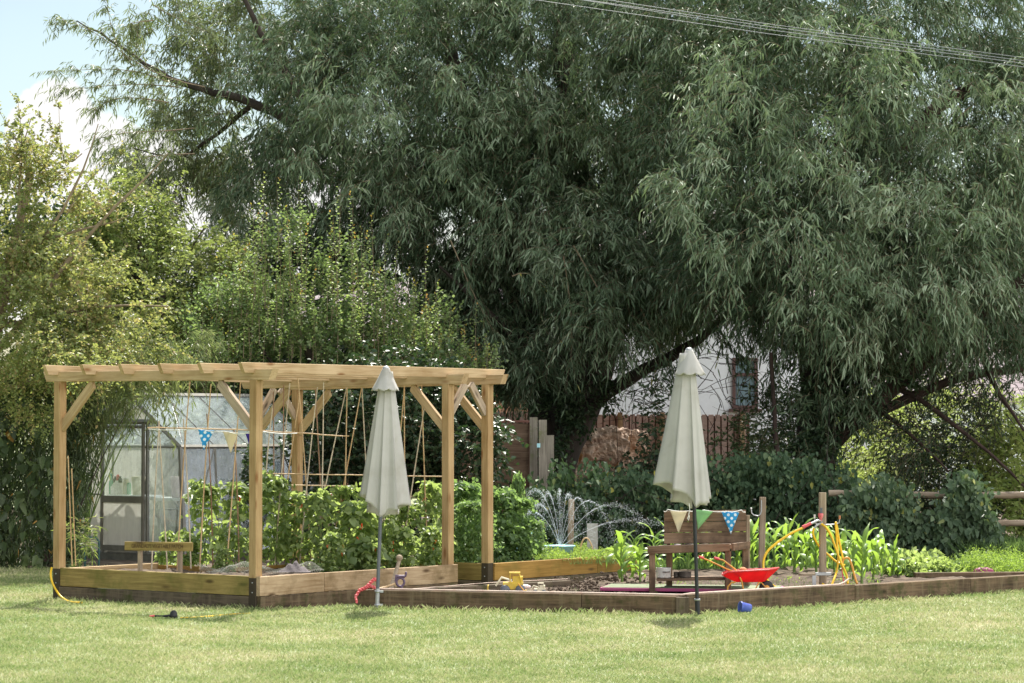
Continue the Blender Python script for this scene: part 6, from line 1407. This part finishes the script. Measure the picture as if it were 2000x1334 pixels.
t = digger(998, 1158, 28.45, .44, 'faded yellow toy digger with raised cab frame, left one on the front sleeper', 0)
t = digger(1052, 1160, 28.4, .24, 'smaller yellow toy truck lying behind the front sleeper, right of the digger', 1); t.rotation_euler.z = 0
mb = MB(); a, b = W(1012, 1140, 28.3), W(1030, 1162, 28.25); mb.tube([a, b], .007, 6); tag(mb.build('orange_rod', M['orange_m']), 'thin orange rod leaning on the left toy digger', 'rod')
mb = MB(); mb.ball(W(1025, 1146, 28.6), .045, n=12, sc=(1.5, .8, .55)); tag(mb.build('flat_stone', M['pinkbox']), 'pale rounded stone between the two yellow toys', 'stone')
# ball-topped handle, wooden spade shaft with D grip, red rope
t = thing('ball_topped_stick', W(761, 1160, 28.75), 'brown stick topped by a grey ball leaning on the pale plank', 'stick'); t.location.z = .1
mb = MB(); a, b = W(762, 1156, 28.72), W(780, 1094, 28.95); mb.tube([a, a.lerp(b, .5), b], [.026, .022, .020], 10); link('shaft', mb.mesh('shaft'), t, M['stake'])
mb = MB(); mb.ball(W(780, 1090, 28.95), .037, n=16); link('ball', mb.mesh('ball'), t, M['stake'])
t = thing('spade', W(760, 1160, 28.5), 'child spade with straw coloured shaft and purple-grey D handle', 'spade'); t.location.z = .15
mb = MB(); mb.tube([W(728, 1153, 28.42), W(752, 1147, 28.5), W(771, 1140, 28.55)], .012, 10); link('shaft', mb.mesh('shaft'), t, M['bamboo'])
g0 = 28.55; mb = MB()
ring = [W(782 + 7.6 * math.cos(a), 1137 + 8.2 * math.sin(a), g0) for a in [2 * math.pi * i / 20 for i in range(21)]]; mb.tube(ring, .0125, 8); mb.tube([W(773, 1136, g0), W(774, 1124, g0), W(784, 1126, g0), W(792, 1125, g0), W(793, 1120, g0)], .014, 8); mb.tube([W(774, 1126, g0), W(791, 1126, g0)], .017, 8)
mb.tube([W(784, 1145, g0), W(785, 1154, g0)], .014, 8); mb.ball(W(793, 1119, g0), .014, n=8); link('grip', mb.mesh('grip'), t, M['purple_g'])
P = [W(x, y, dd) for x, y, dd in ((697, 1176, 28.1), (694, 1166, 28.15), (702, 1153, 28.2), (714, 1148, 28.25), (722, 1144, 28.3), (736, 1150, 28.3))]; P2_ = [W(x, y, dd) for x, y, dd in ((712, 1150, 28.25), (722, 1140, 28.35), (731, 1131, 28.4), (738, 1134, 28.45))]
mb = MB()
for PP in (P, P2_):
    for k in range(2):
        out = []
        for i in range(len(PP) - 1):
            for j in range(8): t_ = j / 8; ang = (i * 8 + j) * .9 + k * math.pi; out.append(PP[i].lerp(PP[i + 1], t_) + Vector((0, math.cos(ang), math.sin(ang))) * .011)
        mb.tube(out, .012, 6)
tag(mb.build('red_rope', M['pinkred']), 'twisted faded red rope draped over the corner of the low bed', 'rope')
t = thing('plant_pot', G(1458, 1196), 'small blue plastic pot tipped on its side on the grass', 'pot')
ax = Vector((-.93, -.30, .12)).normalized(); c = W(1466, 1189, 27.45); c.z = .055; mb = MB(); mb.lathe(c, [(0, 0), (.038, 0), (.040, .004), (.054, .10), (.057, .10), (.057, .118), (.050, .118), (.036, .006), (0, .006)], 24, axis=ax); link('body', mb.mesh('body'), t, M['blue_pot'])
t = thing('sprinkler_head', G(338, 1206), 'black domed sprinkler head with orange tip lying on the lawn', 'sprinkler')
c = G(339, 1208); mb = MB(); mb.lathe(c + UP * .0, [(0, 0), (.038, 0), (.040, .03), (.034, .058), (.018, .078), (0, .082)], 20); link('dome', mb.mesh('dome'), t, M['black'])
mb = MB(); mb.tube([c + Vector((-.03, 0, .025)), c + Vector((-.12, 0, .022)), c + Vector((-.19, 0, .025))], [.017, .009, .011], 8); link('stem', mb.mesh('stem'), t, M['black'])
mb = MB(); mb.tube([c + Vector((-.185, 0, .025)), c + Vector((-.235, 0, .022))], [.012, .008], 8); link('tip', mb.mesh('tip'), t, M['pinkred'])
def ghose(pts, r, m, lab): 
    P = [G(x, y, .004) for x, y in pts]; mb = MB(); out = []
    for i in range(len(P) - 1):
        for j in range(5): q = P[i].lerp(P[i + 1], j / 5); out.append(q)
    mb.tube(out + [P[-1]], r, 7); tag(mb.build('garden_hose', m), lab, 'hose')
ghose([(352, 1207), (380, 1206), (410, 1204), (440, 1201), (465, 1199), (490, 1199)], .009, M['yellow_hose'], 'yellow hose half sunk in the grass right of the sprinkler head')
hose('garden_hose', [(101, 1108, 0), (99, 1120, 0), (101, 1134, -.02), (107, 1148, -.06), (116, 1162, -.10), (128, 1172, -.2), (142, 1178, -.5), (160, 1180, -.6)], .0115, M['yellow_hose'], 'yellow hose curving down the left corner of the raised bed onto the grass', dd=29.55)
# stakes behind
for (px, y0, y1, d, w_, lab) in ((1116, 1075, 975, 34.6, .075, 'round grey stake standing in the sprinkler jets'), (1490, 1060, 971, 33.2, .078, 'grey stake with a curved metal hook, right of the mud kitchen')):
    t = thing('timber_stake', W(px, y0, d), lab, 'stake'); t.location.z = 0; q = W(px, y0, d); board('stake', Vector((q.x - .02, q.y, -.02)), Vector((q.x, q.y, W(px, y1, d).z)), w_, w_ * .9, M['stake'], t, up=(0, 1, 0), bev=.014)
    if px == 1490:
        mb = MB(); mb.tube([W(x, y, d - .05) for x, y in ((1487, 977), (1487, 998), (1485, 1005), (1480, 1008), (1472, 1006), (1468, 1002), (1467, 994))], .008, 8); link('hook', mb.mesh('hook'), t, M['steel']); mb = MB(); mb.ball(W(1467, 993, d - .05), .013, n=8); link('hook_tip', mb.mesh('tip'), t, M['white'])
t = thing('metal_sheet', W(1158, 1085, 34.4), 'upright grey metal sheet behind the carrot tops', 'panel'); t.location.z = 0; q = W(1157, 1100, 34.4); mb = MB(); mb.box(Vector((q.x, q.y, .33)), X_, Y_, UP, .068, .012, .33); link('sheet', mb.mesh('sheet'), t, M['concrete'])
hose('hoop', [(1134, 1084, 0), (1134, 1068, 0), (1140, 1053, 0), (1148, 1052, 0), (1155, 1064, 0), (1159, 1080, 0)], .011, M['bamboo'], 'tan hose hoop standing among the carrot tops', dd=34.0, cat='hoop')
# water basin + sprinkler jets
t = thing('water_basin', W(1095, 1085, 33.7), 'shallow light blue basin under the water jets', 'basin'); t.location.z = .22; c = W(1093, 1076, 33.7); c.z = .24
mb = MB(); mb.lathe(c, [(0, 0), (.14, 0), (.18, .165), (.195, .165), (.195, .175), (.17, .175), (.13, .02), (0, .02)], 28); link('bowl', mb.mesh('bowl'), t, M['lightblue'])
c2 = W(1002, 1062, 33.8); t = thing('water_container', Vector((c2.x, c2.y, .2)), 'light blue tub glimpsed through the pea leaves', 'tub'); mb = MB(); mb.lathe(Vector((c2.x, c2.y, .25)), [(0, 0), (.2, 0), (.24, .33), (.22, .33), (.18, .02), (0, .02)], 24); link('bowl', mb.mesh('bowl'), t, M['lightblue'])
ws = thing('water_spray', W(1094, 1070, 33.7), 'fan of bright water jets arching over the carrot bed', 'water jets')
mb = MB(); o0 = W(1094, 1070, 33.7)
def drop(p, r, n4=4, st=None):
    st = st or Vector((0, 0, 1)); a = st.cross(Vector((0, 1, 0))).normalized() * r; b = Vector((0, 1, 0)) * r
    mb.add([p - st * r * 2.2, p + a, p + b, p - a, p - b, p + st * r * 2.2], [(0, 2, 1), (0, 3, 2), (0, 4, 3), (0, 1, 4), (5, 1, 2), (5, 2, 3), (5, 3, 4), (5, 4, 1)])
jets = [((1046, 957), (1015, 1075), .9), ((1070, 962), (1052, 1000), .7), ((1093, 957), (1092, 985), .55), ((1110, 965), (1125, 1010), .55), ((1128, 972), (1175, 1050), .75), ((1150, 978), (1225, 1060), .8), ((1195, 985), (1262, 1035), 1.0), ((1235, 1015), (1300, 1050), 1.0), ((1040, 1000), (990, 1070), .7), ((1052, 985), (1020, 1050), .6)]
for (apx, end, wt) in jets:
    n = 150; x0, y0 = 1094, 1070; xa, ya = apx; xe = end[0]
    for i in range(n):
        s = i / n
        def at(s):
            x = x0 + (xe - x0) * s; sa = (xa - x0) / (xe - x0) if xe != x0 else .5; sa = min(max(sa, .3), .8)
            y = ya + (y0 - ya) * ((s - sa) / sa) ** 2; return W(x, y, 33.7 + .25 * s)
        p, q = at(s), at(min(1, s + .011)); dv = (q - p).normalized()
        spread = .002 + .055 * max(0, s - .30) ** 1.2
        if s < .42: mb.tube([p, q], 0.0022 * wt * (1 - .3 * s), 3, cap=False)
        for _ in range(1 if s < .35 else 3):
            drop(p + Vector([random.gauss(0, spread) for _ in range(3)]), random.uniform(.0013, .0028) * (1.0 if s > .3 else .6), st=dv)
        if s > .4:
            for _ in range(3): drop(p + Vector((random.gauss(0, .06), random.gauss(0, .05), -random.random() ** 1.3 * .45)), random.uniform(.0011, .0022))
link('jets', mb.mesh('jets'), ws, M['water'])
# magenta thing far right
mb = MB(); c = W(1921, 1113, 32.9); mb.ball(Vector((c.x, c.y, .13)), .13, n=18, sc=(1, .5, .45)); tag(mb.build('garden_bucket', M['magenta']), 'magenta rounded tub upside down behind the right edging', 'tub')
t = thing('metal_plate', G(1265, 1150, .13), 'flat grey scrap plate on the soil in front of the tray', 'plate'); mb = MB(); mb.box(G(1262, 1149, .13), (1, .3, 0), (-.3, 1, .1), UP, .07, .05, .004); link('plate', mb.mesh('plate'), t, M['steel'])
# soil clods
mb = MB()
for i in range(420):
    px = random.gauss(1150, 60); py = random.uniform(1128, 1162); 
    if px < 1045 or px > 1290: continue
    q = G(px, py, .115); r = random.uniform(.006, .024) * (1.3 if 1180 < px < 1215 and py < 1140 else 1); mb.ball(q + UP * (random.uniform(0, .06) if 1170 < px < 1220 and py < 1140 else .004), r, n=6, sc=(random.uniform(.8, 1.5), 1, random.uniform(.5, .9)))
mb.v = [(x + random.uniform(-.006, .006), y + random.uniform(-.006, .006), z + random.uniform(-.005, .006)) for x, y, z in mb.v]; mb.sm = [False] * len(mb.sm)
tag(mb.build('soil_clods', M['soil']), 'dug dark soil clods heaped left of the mud kitchen', 'soil', kind='stuff')

# ================================================================== LOG HEAP
M['log_end'] = wood('cut_wood', (.34, .17, .06), (.60, .36, .15), knot=(.15, .07, .03), stain=(.50, .42, .34)); M['log_bark'] = wood('peeled_log', (.40, .24, .15), (.80, .64, .52), knot=(.10, .05, .03), stain=(.13, .07, .045), stain_lo=.48)
from mathutils import noise as mnoise
logs = [((1085, 912), (1180, 905), .34, 'gnarled log at the lower left of the heap beside the willow trunk'), ((1130, 880), (1225, 872), .24, 'long pale log across the middle of the heap'), ((1160, 930), (1235, 925), .30, 'orange-cut log low on the right of the heap'), ((1145, 862), (1205, 852), .20, 'rusty log topping the left of the heap'),
        ((1195, 858), (1262, 866), .19, 'pale split log topping the right of the heap'), ((1085, 945), (1260, 950), .32, 'big lowest log mostly hidden by the bindweed'), ((1200, 895), (1255, 900), .22, 'short log at the right middle of the heap')]
for k, (a, b, r, lab) in enumerate(logs):
    p0, p1 = W(*a, 49.6 - .3 * (k % 2)), W(*b, 49.8 - .3 * (k % 2)); mb = MB(); n, m_ = 34, 30; dv = (p1 - p0); L = dv.length; dv.normalize(); e1 = dv.cross(UP).normalized(); e2 = dv.cross(e1); V = []
    for i in range(n + 1):
        for j in range(m_):
            an = 2 * math.pi * j / m_; p = p0 + dv * L * i / n; q = e1 * math.cos(an) + e2 * math.sin(an)
            nz_ = mnoise.noise(p * 1.6 + q * 1.2) * .45 + mnoise.noise(p * 5 + q * 3 + Vector((k, 0, 0))) * .35 + mnoise.noise(p * 14 + q * 8) * .22 + mnoise.noise(p * 30 + q * 12) * .10
            V.append(p + q * r * (1 + nz_) + dv * mnoise.noise(q * 2 + p * 4) * .06)
    mb.add(V, [(i * m_ + j, (i + 1) * m_ + j, (i + 1) * m_ + (j + 1) % m_, i * m_ + (j + 1) % m_) for i in range(n) for j in range(m_)]); mb.add(V[:m_], [tuple(range(m_))], 1); mb.add(V[-m_:], [tuple(range(m_))[::-1]], 1)
    tag(mb.build('log', [M['log_bark'], M['log_end']]), lab, 'log', 'logs heaped behind the willow')

# ================================================================== OVERHEAD CABLES
for k, (pts, lab) in enumerate((([(900, -22), (1047, 0), (1500, 66), (2000, 131), (2100, 142)], 'lowest overhead cable crossing the top right sky and willow'), ([(900, -38), (1100, -6), (1500, 58), (2000, 124), (2100, 136)], 'second overhead cable from the bottom of the bundle'),
        ([(900, -46), (1145, 0), (1500, 52), (2000, 119), (2100, 131)], 'third overhead cable from the bottom of the bundle'), ([(900, -55), (1160, -4), (1500, 47), (2000, 113), (2100, 125)], 'topmost overhead cable of the bundle'))):
    mb = MB(); out = []; P = [W(x, y, 33 + k * .12) for x, y in pts]
    for i in range(len(P) - 1):
        for j in range(8): out.append(P[i].lerp(P[i + 1], j / 8))
    mb.tube(out + [P[-1]], .0045, 6); tag(mb.build('overhead_cable', M['wire']), lab, 'cable', 'overhead cables')
